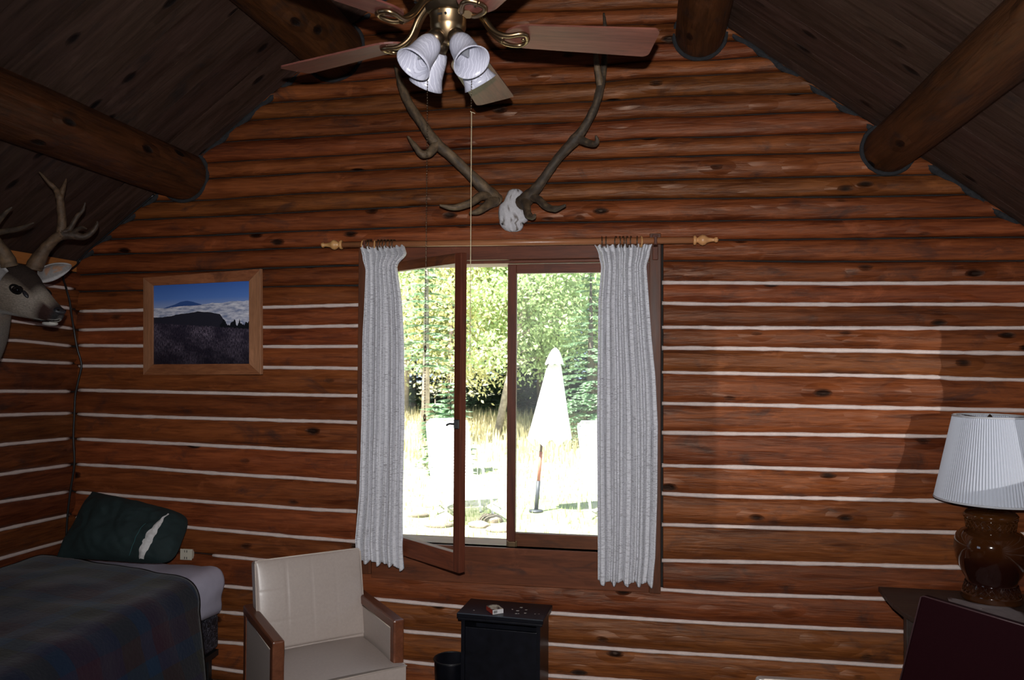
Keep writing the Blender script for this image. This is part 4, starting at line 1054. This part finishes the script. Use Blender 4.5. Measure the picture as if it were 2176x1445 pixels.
k = .95
ac = armchair('cream vinyl armchair with walnut arms, turned beside the window', (k*-1.385, -4+k*(4-.521), FZ), .703)
a2 = copy_tree(ac); tp2 = atz(1612, 1441, FZ+.777)
a2['label'] = 'second cream vinyl armchair, only its back top showing at the bottom edge'
a2.rotation_euler = (0, 0, math.radians(2)); a2.location = (tp2.x+.277*k+.018, tp2.y-.531*k, FZ)

# ------------------------------------------------------------------ black side cabinet, cigarette pack
CZ = .62
c0, c1, c2, c3 = atz(972, 1305, CZ), atz(1157, 1321, CZ), atz(1166, 1285, CZ), atz(998, 1273, CZ)
cab = thing('side_cabinet', 'black painted side cabinet under the window with worn spots on top', 'cabinet', ((c0.x+c1.x)/2, (c0.y+c3.y)/2, FZ), math.atan2(c1.y-c0.y, c1.x-c0.x))
cw, cd = (c1-c0).length/2, abs(c3.y-c0.y)/2; ch = CZ-FZ
MB().box((-cw, -cd, ch-.022), (cw, cd, ch), bev=.004).build('top', M_BLACK, cab)
MB().box((-cw+.005, -cd+.004, ch-.034), (cw-.005, cd-.004, ch-.022), bev=.003).build('moulding', M_BLACK, cab)
MB().box((-cw+.018, -cd+.02, .03), (-cw+.036, cd-.01, ch-.034)).build('side_panel', M_BLACK, cab); MB().box((cw-.036, -cd+.02, .03), (cw-.018, cd-.01, ch-.034)).build('side_panel', M_BLACK, cab)
MB().box((-cw+.036, cd-.02, .03), (cw-.036, cd-.01, ch-.034)).build('back_panel', M_BLACK, cab)
MB().box((-cw+.036, -cd+.02, .03), (cw-.036, cd-.02, .05)).build('shelf', M_BLACK, cab)
MB().box((-cw+.036, -cd+.024, .05), (cw-.036, -cd+.040, ch-.07), bev=.003).build('door', M_BLACK, cab)
MB().lathe([(0, 0), (.010, .002), (.012, .010), (.006, .018), (0, .018)], 14, Matrix.Translation((cw-.055, -cd+.008, ch*.42)) @ Matrix.Rotation(-PI/2, 4, 'X')).build('knob', M_BLACKM, cab, smooth=True)
for sx in (-1, 1):
    for sy in (-1, 1): MB().box((sx*(cw-.04)-.016, sy*(cd-.035)-.016, 0), (sx*(cw-.04)+.016, sy*(cd-.035)+.016, .032), bev=.003).build('foot', M_BLACK, cab)
M_CHIP = plain('worn_paint', (.30, .25, .20), .7)
for px, py, s in ((1100, 1298, 5), (1108, 1291, 5), (1089, 1295, 3), (1118, 1296, 4), (1097, 1304, 4), (1116, 1303, 4), (1102, 1304, 3), (1007, 1297, 3), (1137, 1305, 2), (1145, 1305, 2)):
    p = atz(px, py, CZ); n = 7
    co_ = MB().prism([(p.x+s*.0016*math.cos(2*PI*q/n)*(1+.4*nz(q, px, 0)), p.y+s*.0014*math.sin(2*PI*q/n)*(1+.4*nz(q, 2, py)), CZ+.0003) for q in range(n)], (0, 0, .0006)).build('worn_spot', M_CHIP)
    co_.parent = cab; co_.matrix_local = (Matrix.Translation(cab.location) @ Matrix.Rotation(cab.rotation_euler.z, 4, 'Z')).inverted()
    co_['label'] = 'small worn pale spot in the black paint'
def pack():
    p = [atz(1027, 1293, CZ+.001), atz(1047, 1306, CZ+.001), atz(1074, 1302, CZ+.001)]
    o = p[1]; th = .021
    P = thing('cigarette_pack', 'small red and white cigarette pack lying on the black cabinet', 'cigarette pack', (o.x, o.y, CZ+.0008), 0)
    e1 = (p[2]-o); e1.z = 0; e1 = e1.normalized()*.056; e2 = V((-e1.y, e1.x, 0)).normalized()*.078
    m1 = plain('pack_white', (.60, .58, .58), .3); m2 = plain('pack_red', (.26, .03, .015), .3)
    t = NT('pack_front'); v = t.obj(False, (1, 1, 1)); n = t.noise(v, 60, 3, .6); t.set(color=t.ramp(n, [(.42, (.05, .045, .04)), (.5, (.30, .22, .15)), (.6, (.42, .36, .28))]), rough=.25); m3 = t.m
    u = V((0, 0, th)); Z = V((0, 0, 0))
    MB().add([Z, e1, e1+e2, e2, Z+u, e1+u, e1+e2+u, e2+u], [(0, 1, 5, 4), (2, 3, 7, 6)], 0).add([Z, e1, e1+e2, e2, Z+u, e1+u, e1+e2+u, e2+u], [(3, 0, 4, 7), (1, 2, 6, 5)], 1) \
        .add([Z, e1, e1+e2, e2, Z+u, e1+u, e1+e2+u, e2+u], [(4, 5, 6, 7), (0, 3, 2, 1)], 2).build('carton', [m1, m2, m3], P)
    bar = MB(); nn = (V((e1.y, -e1.x, 0))).normalized()
    rnd = random.Random(2); x = .08
    while x < .42:
        w = rnd.choice((.008, .014, .02)); a, b = e1*x, e1*(x+w); bar.prism([a+nn*.0003+V((0, 0, .004)), b+nn*.0003+V((0, 0, .004)), b+nn*.0003+V((0, 0, .017)), a+nn*.0003+V((0, 0, .017))], nn*.0003); x += w+rnd.choice((.010, .016))
    bar.build('barcode', M_BLACKM, P)
    MB().prism([e1*.12+e2*.55+V((0, 0, th+.0002)), e1*.88+e2*.55+V((0, 0, th+.0002)), e1*.88+e2*.85+V((0, 0, th+.0002)), e1*.12+e2*.85+V((0, 0, th+.0002))], (0, 0, .0004)).build('printed_panel', plain('pack_panel', (.40, .33, .24), .3), P)
pack()
sb = atz(965, 1396, .34)
bk_ = thing('stove_bucket', 'low black bin standing left of the black cabinet', 'bin', (sb.x-.01, sb.y-.02, FZ))
MB().lathe([(0, 0), (.075, 0), (.085, .24), (.088, .25), (.080, .25), (.07, .02), (0, .02)], 28).build('body', M_BLACK, bk_, smooth=True)
MB().tube([(.0865*math.cos(2*PI*k/28), .0865*math.sin(2*PI*k/28), .25) for k in range(29)], .004, 6, cap=False).build('rim', M_BLACKM, bk_, smooth=True)

# ------------------------------------------------------------------ table, lamp, cloth, red chair at the right
TZ = .785
poly = [atz(1866, 1246, TZ), atz(1880, 1264, TZ), atz(1897, 1283, TZ), atz(1918, 1300, TZ), atz(1941, 1313, TZ), atz(1990, 1345, TZ)]
p_b = [V((XR-.06, poly[0].y, TZ)), V((XR-.06, poly[-1].y-.10, TZ)), V((1.45, poly[-1].y-.10, TZ))]
tb0 = V((1.48, -.32, FZ)); tab = thing('side_table', 'dark wooden corner table with a shaped top holding the lamp', 'table', tb0)
MB().prism([q-tb0 for q in [*poly, p_b[2], p_b[1], p_b[0]]], (0, 0, -.022)).build('tabletop', M_TABLE, tab); bev(tab.children[-1], .004, 2)
q0 = poly[0]-tb0; 
for x, y in ((.0, 0),):
    for X_, Y_ in ((atz(1918, 1300, TZ).x+.035, atz(1918, 1300, TZ).y+.02), (XR-.14, poly[-1].y-.05), (XR-.12, poly[0].y-.06), (poly[0].x+.14, poly[0].y-.05)):
        MB().box((X_-tb0.x-.02, Y_-tb0.y-.02, 0), (X_-tb0.x+.02, Y_-tb0.y+.02, TZ-FZ-.022), bev=.004).build('leg', M_TABLE, tab)
lx, ly = atz(1918, 1300, TZ).x+.055-tb0.x, atz(1918, 1300, TZ).y+.02-tb0.y
MB().tube(smooth_pts([V((lx, ly, TZ-FZ-.19)), V((lx+.02, ly, TZ-FZ-.11)), V((lx+.07, ly, TZ-FZ-.06)), V((lx+.11, ly, TZ-FZ-.035))], 5), .012, 8).build('bracket', M_TABLE, tab, smooth=True)
MB().box((lx, ly-.012, TZ-FZ-.055), (XR-.16-tb0.x, ly+.008, TZ-FZ-.022)).build('apron', M_TABLE, tab)
lb = atz(2107, 1274, TZ)
lam = thing('table_lamp', 'glossy brown ceramic table lamp with a white pleated shade', 'lamp', (lb.x, lb.y, TZ))
dl = (lb-CAM).dot(cf); s_ = dl/FPX; zz = lambda py: (at(2107, py, dl).z-TZ)
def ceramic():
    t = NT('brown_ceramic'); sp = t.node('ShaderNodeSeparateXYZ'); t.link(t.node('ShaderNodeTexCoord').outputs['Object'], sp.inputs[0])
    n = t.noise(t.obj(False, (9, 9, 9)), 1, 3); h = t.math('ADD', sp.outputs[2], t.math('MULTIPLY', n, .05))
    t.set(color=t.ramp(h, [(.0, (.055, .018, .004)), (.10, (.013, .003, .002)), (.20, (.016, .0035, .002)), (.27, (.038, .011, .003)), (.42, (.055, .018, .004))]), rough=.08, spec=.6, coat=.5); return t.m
M_CER = ceramic()
pr = [(0, 0), (.118, 0), (.122, .010), (.116, .022), (.120, .028), (.112, .034), (.106, .060), (.100, .072), (.098, .078), (.104, .10), (.125, .14), (.140, .185), (.147, .225), (.146, .255), (.136, .285), (.115, .305), (.098, .312), (.092, .318), (.094, .350), (.098, .356), (.106, .366), (.108, .378), (.096, .390), (.05, .396), (0, .398)]
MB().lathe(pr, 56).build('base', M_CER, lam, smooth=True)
def lattice(z0, z1, r0, r1, n, name):
    mb = MB(); 
    for k in range(n):
        for s in (-1, 1):
            pts = [V(((r0+(r1-r0)*t+.002)*math.cos(2*PI*(k+s*t*1.3)/n), (r0+(r1-r0)*t+.002)*math.sin(2*PI*(k+s*t*1.3)/n), z0+(z1-z0)*t)) for t in (0, .25, .5, .75, 1)]
            mb.tube(pts, .0032, 6)
    mb.build(name, M_CER, lam, smooth=True)['label'] = 'raised woven band'
lattice(.034, .074, .110, .100, 26, 'woven_band'); lattice(.316, .354, .093, .097, 24, 'woven_band')
MB().tube([(0, 0, .395), (0, 0, .46)], .012, 12).tube([(0, 0, .46), (0, 0, .74)], .003, 8).lathe([(0, .43), (.020, .435), (.020, .49), (0, .495)], 14).build('stem', M_BRASSD, lam, smooth=True)
zb_, zt_ = zz(1062), zz(885); rb_, rt_ = 107*s_, 70*s_
NP = 110; mb = MB(); vs = []; 
def shade_pt(i, t, inner):
    a = 2*PI*i/(NP*2); r = rb_+(rt_-rb_)*t; rr = r+(.0018 if i % 2 else -.0018)-(.0015 if inner else 0); return V((rr*math.cos(a), rr*math.sin(a), zb_+(zt_-zb_)*t))
for inner in (0, 1):
    for t in (0, .5, 1): vs += [shade_pt(i, t, inner) for i in range(NP*2)]
n2 = NP*2; fs = []
for L_ in range(2):
    for j in range(2):
        for i in range(n2): q = (i+1) % n2; o_ = (L_*3+j)*n2; fs.append((o_+i, o_+q, o_+n2+q, o_+n2+i))
mb.add(vs, fs)
tsh = NT('pleated_shade'); tsh.set(color=(.50, .53, .60), rough=.85, spec=.2, sub=0); 
mb.build('lamp_shade', tsh.m, lam, fix=False)
for zz_, rr_ in ((zb_, rb_), (zt_, rt_)):
    MB().tube([(rr_*math.cos(2*PI*k/48), rr_*math.sin(2*PI*k/48), zz_) for k in range(49)], .0048, 8, cap=False).build('shade_trim', plain('shade_trim_%d' % (zz_*100), (.46, .47, .50), .8), lam, smooth=True)
sp_ = MB()
for k in range(3): a = 2*PI*k/3; sp_.tube([(0, 0, zt_-.012), (rt_*math.cos(a), rt_*math.sin(a), zt_-.002)], .0018, 6)
sp_.lathe([(0, zt_-.02), (.012, zt_-.012), (.012, zt_-.006), (.006, zt_+.004), (0, zt_+.010)], 14).build('spider', M_BRASSD, lam, smooth=True)
# crumpled pale cloth under the lamp
cpts = [(2013, 1269), (2035, 1272), (2058, 1279), (2103, 1287), (2145, 1289), (2176, 1303), (2176, 1345), (2080, 1330), (2020, 1290)]
cw_ = [atz(x, y, TZ+.003) for x, y in cpts]; cc = sum(cw_, V((0, 0, 0)))/len(cw_)
mb = MB(); ring = 9
for j in range(7):
    t = j/6
    for i in range(len(cw_)*4):
        a, b = cw_[(i//4) % len(cw_)], cw_[(i//4+1) % len(cw_)]; p = a.lerp(b, (i % 4)/4); p = cc.lerp(p, t); p.z = TZ+.004+.010*abs(nz(p.x*18, p.y*18, 2))*math.sin(PI*min(1, t+.05)); mb.v.append(tuple(p-cc))
n = len(cw_)*4
for j in range(6):
    for i in range(n): q = (i+1) % n; mb.f.append((j*n+i, j*n+q, (j+1)*n+q, (j+1)*n+i))
mb.m = [0]*len(mb.f); clo = mb.build('folded_cloth', plain('pale_cloth', (.22, .185, .19), .85, nscale=30, namt=.1, bumpd=.003), smooth=True, loc=cc)
mod(clo, 'SOLIDIFY', thickness=.002, offset=0); tag(clo, 'pale pinkish-grey cloth lying in front of the lamp on the dark table', 'cloth')
# red upholstered chair, back towards the camera
RT = .98; tl, tr_ = atz(1957, 1265, RT), atz(2176, 1330, RT); dirx = (tr_-tl).normalized(); tr2 = tl+dirx*.50
bl_ = at(1913, 1443, (tl-CAM).dot(cf)+.02); dwn = (bl_-tl); dwn *= (RT-.50)/abs(dwn.z); 
rc = thing('dining_chair', 'dark red upholstered chair in front of the lamp table at the right edge', 'chair', (tl.x+.25, tl.y-.22, FZ))
ro = rc.location.copy(); nb = dirx.cross(V((0, 0, 1))).normalized()
if nb.dot(V((0, 1, 0))) < 0: nb = -nb
M_RED = plain('dark_red_vinyl', (.012, .0015, .0028), .6, spec=.08, nscale=70, namt=.08, bumpd=.0005); M_REDP = plain('red_piping', (.05, .022, .025), .5)
cor = [tl, tr2, tr2+dwn+dirx*.0, tl+dwn]
o = MB().prism([p-ro for p in cor], nb*.035).build('backrest', M_RED, rc); bev(o, .008, 3)
MB().tube([tl-ro+dwn, tl-ro+V((0, 0, -.006)), tl-ro+dirx*.012, tr2-ro], .0028, 6).build('piping', M_REDP, rc, smooth=True)
sc0 = tl+dwn; 
seat = [sc0+V((0, 0, 0)), tr2+dwn, tr2+dwn+nb*.42, sc0+nb*.42]
seat = [V((p.x, p.y, .53)) for p in seat]
o = MB().prism([p-ro for p in seat], (0, 0, -.07)).build('seat', M_RED, rc); bev(o, .012, 3)
for p in seat:
    q = p.lerp(sum(seat, V((0, 0, 0)))/4, .14); MB().tube([V((q.x, q.y, .47))-ro, V((q.x, q.y, FZ))-ro], [.016, .011], 10).build('leg', M_TABLE, rc, smooth=True)

# ------------------------------------------------------------------ the garden
GZ = -.35
def grass_mat():
    t = NT('dry_grass_ground'); a = t.noise(t.obj(False, (1, 1, 1)), .9, 5, .6); b = t.noise(t.obj(False, (1, 1, 1)), 14, 6, .7)
    c = t.ramp(t.math('ADD', t.math('MULTIPLY', a, .6), t.math('MULTIPLY', b, .4)), [(.38, (.20, .27, .11)), (.52, (.42, .40, .27)), (.64, (.56, .49, .40))])
    t.set(color=c, rough=.95, spec=.1, normal=t.bump(b, .03)); return t.m
def gz(x, y): return GZ+max(0, y-13)*.020+.05*nz(x*.4, y*.4, 0)*min(1, max(0, y-4)/4)
g = MB().grid(70, 60, lambda u, v: V((-30+50*u, .4+44*v**1.3, gz(-30+50*u, .4+44*v**1.3)))).build('ground', grass_mat(), smooth=True); tag(g, 'sunlit dry lawn outside the window', kind='structure')
def tuft_mesh(n, xs, ys, h, seed, wd=.006, lean=.3):
    r = random.Random(seed); mb = MB()
    for _ in range(n):
        x, y = xs(r), ys(r); z = gz(x, y)-.01; a = r.uniform(0, 2*PI); hh = h*r.uniform(.5, 1.3); w = wd*r.uniform(.7, 1.4); l = V((math.cos(a)*lean*hh*r.random(), math.sin(a)*lean*hh*r.random(), hh))
        p = V((x, y, z)); s = V((math.sin(a)*w, -math.cos(a)*w, 0)); mb.add([p-s, p+s, p+l], [(0, 1, 2)])
    return mb
def leafm(name, c, tr=.35):
    t = NT(name); rr = t.noise(t.obj(False, (1, 1, 1)), 3.0, 4, .7); lo = tuple(x*.55 for x in c); hi = tuple(min(1, x*1.5) for x in c)
    col = t.ramp(rr, [(.35, lo), (.65, hi)]); t.set(color=col, rough=.55, spec=.3)
    tl_ = t.node('ShaderNodeBsdfTranslucent'); t.link(col, tl_.inputs[0]); mx = t.node('ShaderNodeMixShader'); mx.inputs[0].default_value = tr
    t.link(t.b.outputs[0], mx.inputs[1]); t.link(tl_.outputs[0], mx.inputs[2]); t.link(mx.outputs[0], t.n['Material Output'].inputs[0]); return t.m
M_GR1 = leafm('grass_green', (.38, .45, .20)); M_GR2 = leafm('grass_straw', (.58, .50, .30))
M_LF = [leafm('leaf_yellowgreen', (.62, .60, .32)), leafm('leaf_green', (.42, .52, .26)), leafm('needle_bluegreen', (.27, .40, .25)), leafm('needle_dark', (.10, .15, .085))]
M_BARK = plain('bark', (.36, .30, .25), .9, nscale=8, namt=.4, bumpd=.02); M_BARKD = plain('bark_dark', (.13, .10, .08), .9, nscale=8, namt=.4, bumpd=.02)
tag(tuft_mesh(5000, lambda r: r.uniform(-7, .8), lambda r: r.uniform(4.5, 12), .10, 1, .008).build('lawn_grass', M_GR1, fix=False), 'short green grass around the loungers', 'grass', kind='stuff')
tag(tuft_mesh(9000, lambda r: r.uniform(-13, 0), lambda r: r.uniform(12, 22), .38, 2, .016).build('tall_grass', M_GR2, fix=False), 'tall straw-coloured grass before the trees', 'grass', kind='stuff')
# white daisies
r = random.Random(5); mb = MB()
for _ in range(60):
    x, y = r.uniform(-3.3, -.4), r.uniform(9, 13.5); z = gz(x, y)+r.uniform(.1, .3); mb.tube([(x, y, gz(x, y)), (x, y, z)], .003, 3); ell_r = r.uniform(.015, .03)
    mb.lathe([(0, .006), (ell_r, 0), (0, -.004)], 7, Matrix.Translation((x, y, z)) @ Matrix.Rotation(-.7, 4, 'X'))
tag(mb.build('white_flowers', plain('petal', (.85, .85, .82), .7), fix=False), 'scattered small white flowers in the grass behind the parasol', 'flowers', kind='stuff')
def ctree(loc, h, rad, mat, n, seed, label, leaf=.10, trunk=.14, low=.25, lean=(0, 0), bark=None, group='trees behind the garden'):
    """broadleaf: forked trunk and limbs, leaves as small blades round the twig ends"""
    r = random.Random(seed); t = thing('leafy_tree', label, 'tree', loc, 0, group); mb = MB(); tips = []
    top = V((lean[0], lean[1], h*.8)); mb.tube([V((0, 0, -.1)), top*.35+V((.1*r.uniform(-1, 1), 0, 0)), top*.7, top], [trunk, trunk*.75, trunk*.45, .02], 10)
    for k in range(26):
        s = low+(1-low)*r.random(); a = r.uniform(0, 2*PI); p = top*s; L = rad*(1.05-.45*s)*r.uniform(.6, 1.1)
        q = p+V((math.cos(a)*L, math.sin(a)*L, L*.45*r.uniform(-.2, 1))); m_ = p.lerp(q, .5)+V((0, 0, .1*L)); mb.tube([p, m_, q], [trunk*.25, trunk*.14, .008], 6); tips += [m_, q, p.lerp(q, .75)]
        for _ in range(2): b = m_.lerp(q, r.random()); c = b+V((r.uniform(-1, 1), r.uniform(-1, 1), r.uniform(-.5, .8)))*L*.35; mb.tube([b, c], [trunk*.08, .005], 4); tips.append(c)
    mb.build('trunk', bark or M_BARKD, t, smooth=True)
    lf = MB()
    for _ in range(n):
        c = r.choice(tips); d = V((r.gauss(0, 1), r.gauss(0, 1), r.gauss(0, .8)))*rad*.17; p = c+d; s = leaf*r.uniform(.6, 1.3)
        u = V((r.gauss(0, 1), r.gauss(0, 1), r.gauss(0, 1))).normalized(); w = u.cross(V((r.gauss(0, 1), r.gauss(0, 1), r.gauss(0, 1)))).normalized()
        lf.add([p-u*s, p+w*s*.5, p+u*s, p-w*s*.5], [(0, 1, 2, 3)])
    lf.build('foliage', mat, t, fix=False)['kind'] = 'stuff'; return t
def conifer(loc, h, rad, mat, seed, label, trunk=.12, dens=1.0, bark=None, group='conifers behind the garden', base=.06):
    r = random.Random(seed); t = thing('conifer', label, 'tree', loc, 0, group)
    MB().tube([V((0, 0, -.1)), V((0, 0, h*.5)), V((0, 0, h))], [trunk, trunk*.6, .01], 8).build('trunk', bark or M_BARKD, t, smooth=True)
    nd = MB(); z = h*base
    while z < h*.985:
        R_ = rad*(1-z/h)**.8+.03; nb_ = max(4, int(9*dens))
        for k in range(nb_):
            a = r.uniform(0, 2*PI); d = V((math.cos(a), math.sin(a), 0)); L = R_*r.uniform(.75, 1.1); sd = V((-d.y, d.x, 0)); st = max(3, int(L/.16))
            for q in range(st):
                f = (q+.5)/st; p = V((0, 0, z))+d*L*f+V((0, 0, -.28*L*f*f+.10*L*f)); wsp = (.10+.26*L*(1-f*.8))*.6
                for s in (-1, 1): e = p+sd*s*wsp*r.uniform(.7, 1.1)+d*wsp*.6+V((0, 0, -.05*r.random()*L)); nd.add([p-d*.03, e, p+d*.05+V((0, 0, -.03))], [(0, 1, 2)])
                nd.add([p-sd*.04, p+d*.22, p+sd*.04+V((0, 0, .02))], [(0, 1, 2)])
        z += h*.022+.06
    nd.build('foliage', mat, t, fix=False)['kind'] = 'stuff'; return t
def G(px, y): # ground point on the sight line of a column at distance y
    p = aty(px, 800, y); return V((p.x, y, gz(p.x, y)))
ctree(G(960, 19), 8.5, 3.2, M_LF[0], 26000, 11, 'tall yellow-green tree seen through the open left sash', leaf=.075)
ctree(G(1055, 16.5), 6.5, 2.3, M_LF[1], 16000, 12, 'green tree with a pale leaning trunk between the sashes', leaf=.065, trunk=.11, lean=(1.1, 0), bark=M_BARK, low=.3)
ctree(G(1150, 22), 9.5, 3.4, M_LF[0], 22000, 13, 'yellow-green tree behind and above the white parasol', leaf=.08, low=.4)
ctree(G(1265, 20), 8.5, 2.6, M_LF[1], 16000, 14, 'green tree behind the longer right curtain edge', leaf=.075)
ctree(G(860, 22), 9.0, 3.0, M_LF[1], 14000, 15, 'green tree at the far left of the window view', leaf=.12, bark=M_BARK)
conifer(G(905, 14.5), 6.2, 1.25, M_LF[2], 21, 'soft pale conifer left of the hanging chain', dens=1.3, bark=M_BARK, base=.32)
conifer(G(1255, 15.5), 4.6, 1.35, M_LF[2], 22, 'bushy blue-green conifer right of the parasol')
conifer(G(1215, 26), 9.0, 2.6, M_LF[3], 23, 'tall dark conifer behind the parasol', dens=1.4)
conifer(G(1120, 27), 8.0, 2.8, M_LF[3], 24, 'dark conifer seen beside the centre mullion', dens=1.4)
conifer(G(1020, 28), 10, 3.0, M_LF[3], 25, 'dark conifer far behind the open sash', dens=1.4)
conifer(G(800, 27), 10, 3.2, M_LF[3], 26, 'dark conifer beyond the left curtain', dens=1.3)
conifer(G(1340, 25), 9, 3.0, M_LF[3], 27, 'dark conifer beyond the right curtain', dens=1.3)
for i, (px, y, h, rd, lb) in enumerate(((880, 25, 7, 2.4, 'dark conifer behind the pale soft conifer'), (950, 29, 8, 2.6, 'far dark conifer between the left tree crowns'), (1075, 25.5, 6.5, 2.3, 'low dark conifer behind the leaning trunk'), (1165, 24, 6.5, 2.4, 'dark bushy conifer directly behind the parasol'),
        (1180, 31, 9, 3.0, 'farthest dark conifer above the parasol'), (1270, 28, 8, 2.7, 'dark conifer far behind the right curtain edge'), (740, 24, 7, 2.5, 'dark conifer hidden mostly by the left curtain'), (1100, 31, 9, 3, 'far dark conifer beside the mullion top'))):
    conifer(G(px, y), h, rd, M_LF[3], 40+i, lb, dens=1.3, base=.01)
for i, (x, y, h, rd, kd, lb) in enumerate(((1.5, 22, 8, 3.0, 1, 'green tree right of the window view'), (6, 21, 9, 3.2, 0, 'yellow-green tree far to the right, out past the curtain'), (-15, 22, 9, 3.2, 1, 'green tree far to the left, out past the curtain'))):
    ctree(V((x, y, gz(x, y))), h, rd, M_LF[kd], 7000, 60+i, lb, leaf=.13)
for i, (x, y, lb) in enumerate(((0, 27, 'dark conifer right of the window view'), (4, 28, 'dark conifer farther right beyond the lawn'), (9, 27, 'rightmost dark conifer beyond the lawn'), (-16, 28, 'leftmost dark conifer beyond the lawn'))):
    conifer(V((x, y, gz(x, y))), 9, 3.0, M_LF[3], 70+i, lb, dens=1.2, base=.01)
conifer(G(925, 11.2), 1.35, .55, M_LF[2], 28, 'small young conifer behind the left lounger', trunk=.03, group='small plants')
conifer(G(958, 10.4), 1.8, .5, M_LF[2], 29, 'slim young conifer with an upright tip behind the lounger', trunk=.03, group='small plants')
def parasol():
    b = atz(1139, 1087, -.35); t = thing('parasol', 'closed white garden parasol on a dark pole between the loungers', 'parasol', b)
    dpt = (b-CAM).dot(cf); z = lambda py: at(1150, py, dpt).z-b.z; s = dpt/FPX; top = at(1180, 740, dpt)-b; low = at(1168, 935, dpt)-b
    ptop = at(1166, 760, dpt)-b; pl_ = lambda f: ptop*f
    ax = lambda zz_: V((low.x*(zz_/z(935)) if False else (low.x+(top.x-low.x)*(zz_-low.z)/(top.z-low.z)), 0, zz_))
    MB().tube([V((0, 0, 0)), pl_(.35), pl_(.98)], [.022, .019, .016], 12).build('pole', plain('parasol_pole', (.10, .055, .035), .5), t, smooth=True)
    MB().tube([pl_(.20), pl_(.39)], .024, 12).build('sleeve', plain('faded_red', (.45, .16, .11), .6), t, smooth=True)
    MB().tube([V((0, 0, 0)), pl_(.20)], .030, 12).lathe([(0, 0), (.10, 0), (.10, .02), (.03, .03), (0, .03)], 16).build('stand', plain('parasol_stand', (.04, .045, .055), .5), t, smooth=True)
    MB().tube([pl_(.39)+V((-.12, 0, .03)), pl_(.385), pl_(.37)+V((.03, 0, 0))], .008, 6).build('crank', plain('crank_white', (.7, .7, .7), .5), t, smooth=True)
    mw = NT('parasol_cloth'); mw.set(color=(.82, .82, .76), rough=.9, spec=.1)
    def canopy(u, v):
        py = 775+(938-775)*v; r_ = (14+(42-14)*v**.9)*s; a = 2*PI*u; f = 1+.16*math.sin(8*a)*v; c = ax(z(py)); c2 = .010*math.sin(8*a+1)*(v > .97)
        return c+V((r_*f*math.cos(a), r_*f*math.sin(a)*.8, (.05*math.sin(8*a) if v > .98 else 0)+c2))
    MB().grid(64, 20, canopy, closeu=True).build('canopy', mw.m, t, smooth=True)
    def cap(u, v):
        py = 739+(774-739)*v; r_ = (2+18*v**.6)*s; a = 2*PI*u; return ax(z(py))+V((r_*math.cos(a), r_*math.sin(a), .012*math.sin(8*a)*(v > .95)))
    MB().grid(32, 8, cap, closeu=True).build('vent', mw.m, t, smooth=True)
parasol()
M_STRAP = plain('white_strap', (.86, .86, .84), .6); M_TUBE = plain('white_tube', (.80, .80, .80), .35)
def lounger(label, loc, rz):
    t = thing('lounge_chair', label, 'lounge chair', loc, rz, 'white loungers on the lawn')
    sh, w = .38, .31
    fr = MB()
    for s in (-1, 1):
        fr.tube(smooth_pts([V((s*w, -1.15, sh-.04)), V((s*w, -.6, sh)), V((s*w, 0, sh)), V((s*w, .28, sh+.02))], 4), .016, 8)
    fr.build('seat_rail', M_TUBE, t, smooth=True)
    bk = MB(); bt = V((0, .34, 1.28)); b0 = V((0, 0, sh)); up = (bt-b0)
    pts = [V((-w, 0, sh)), V((-w, 0, sh)+up*.93)[0:3] if False else V((-w, up.y*.93, sh+up.z*.93)), V((-w+.06, up.y, sh+up.z)), V((w-.06, up.y, sh+up.z)), V((w, up.y*.93, sh+up.z*.93)), V((w, 0, sh))]
    bk.tube(pts, .016, 8); bk.build('back_frame', M_TUBE, t, smooth=True)
    for k in range(20):
        f = .035+.92*k/19; p = b0+up*f; d = up.normalized()*.018; MB().prism([p-d+V((-w, 0, 0)), p+d+V((-w, 0, 0)), p+d+V((w, 0, 0)), p-d+V((w, 0, 0))], (0, .005, 0)).build('strap', M_STRAP, t)
    for k in range(26):
        y = -.03-1.1*k/25; z = sh-.0 if y > -.6 else sh-.04*(-y-.6)/.55; MB().box((-w, y-.018, z-.002), (w, y+.018, z+.003)).build('strap', M_STRAP, t)
    for s in (-1, 1):
        for y0, y1 in ((-.15, -.30), (-.75, -.86), (.18, .25)):
            MB().tube([V((s*w, y0, sh)), V((s*w*1.05, (y0+y1)/2, sh*.5)), V((s*w*1.05, y1, 0))], .018, 8).build('leg', M_TUBE, t, smooth=True)
        MB().tube(smooth_pts([V((s*w, .12, sh+.32)), V((s*(w+.05), -.05, sh+.24)), V((s*(w+.05), -.32, sh+.22)), V((s*w, -.36, sh)),], 5), .014, 8).build('armrest', M_TUBE, t, smooth=True)
    return t
l1 = atz(940, 1085, -.33)
lounger('white strap lounger seen through the open left sash', (l1.x+.10, l1.y+.2, -.35), math.radians(30))
l2 = atz(1265, 1095, -.33)
lounger('white strap lounger partly hidden by the right curtain', (l2.x+.14, l2.y+.2, -.35), math.radians(24))
# low retaining rocks by the loungers
for i, (px, py, sc) in enumerate(((885, 1098, .10), (930, 1118, .12), (1040, 1108, .13), (1020, 1120, .10), (1062, 1128, .11))):
    p = atz(px, py, -.35); rk = MB(); rk.grid(14, 9, lambda u, v: V((math.cos(2*PI*u)*math.sin(PI*v)*sc*1.5, math.sin(2*PI*u)*math.sin(PI*v)*sc, math.cos(PI*v)*sc*.6))*(1+.35*nz(u*3+i, v*3, i)), closeu=True)
    tag(rk.build('garden_stone', plain('stone_%d' % i, (.20, .17, .13), .9, nscale=10, namt=.4, bumpd=.02), smooth=True, loc=(p.x, p.y, -.33)), ('leftmost dark rough stone below the left lounger', 'dark stone beside the left lounger leg', 'largest dark stone between the lounger and the mullion', 'small stone below the sash stile', 'dark stone nearest the centre mullion')[i], 'stone', 'stones below the left lounger')
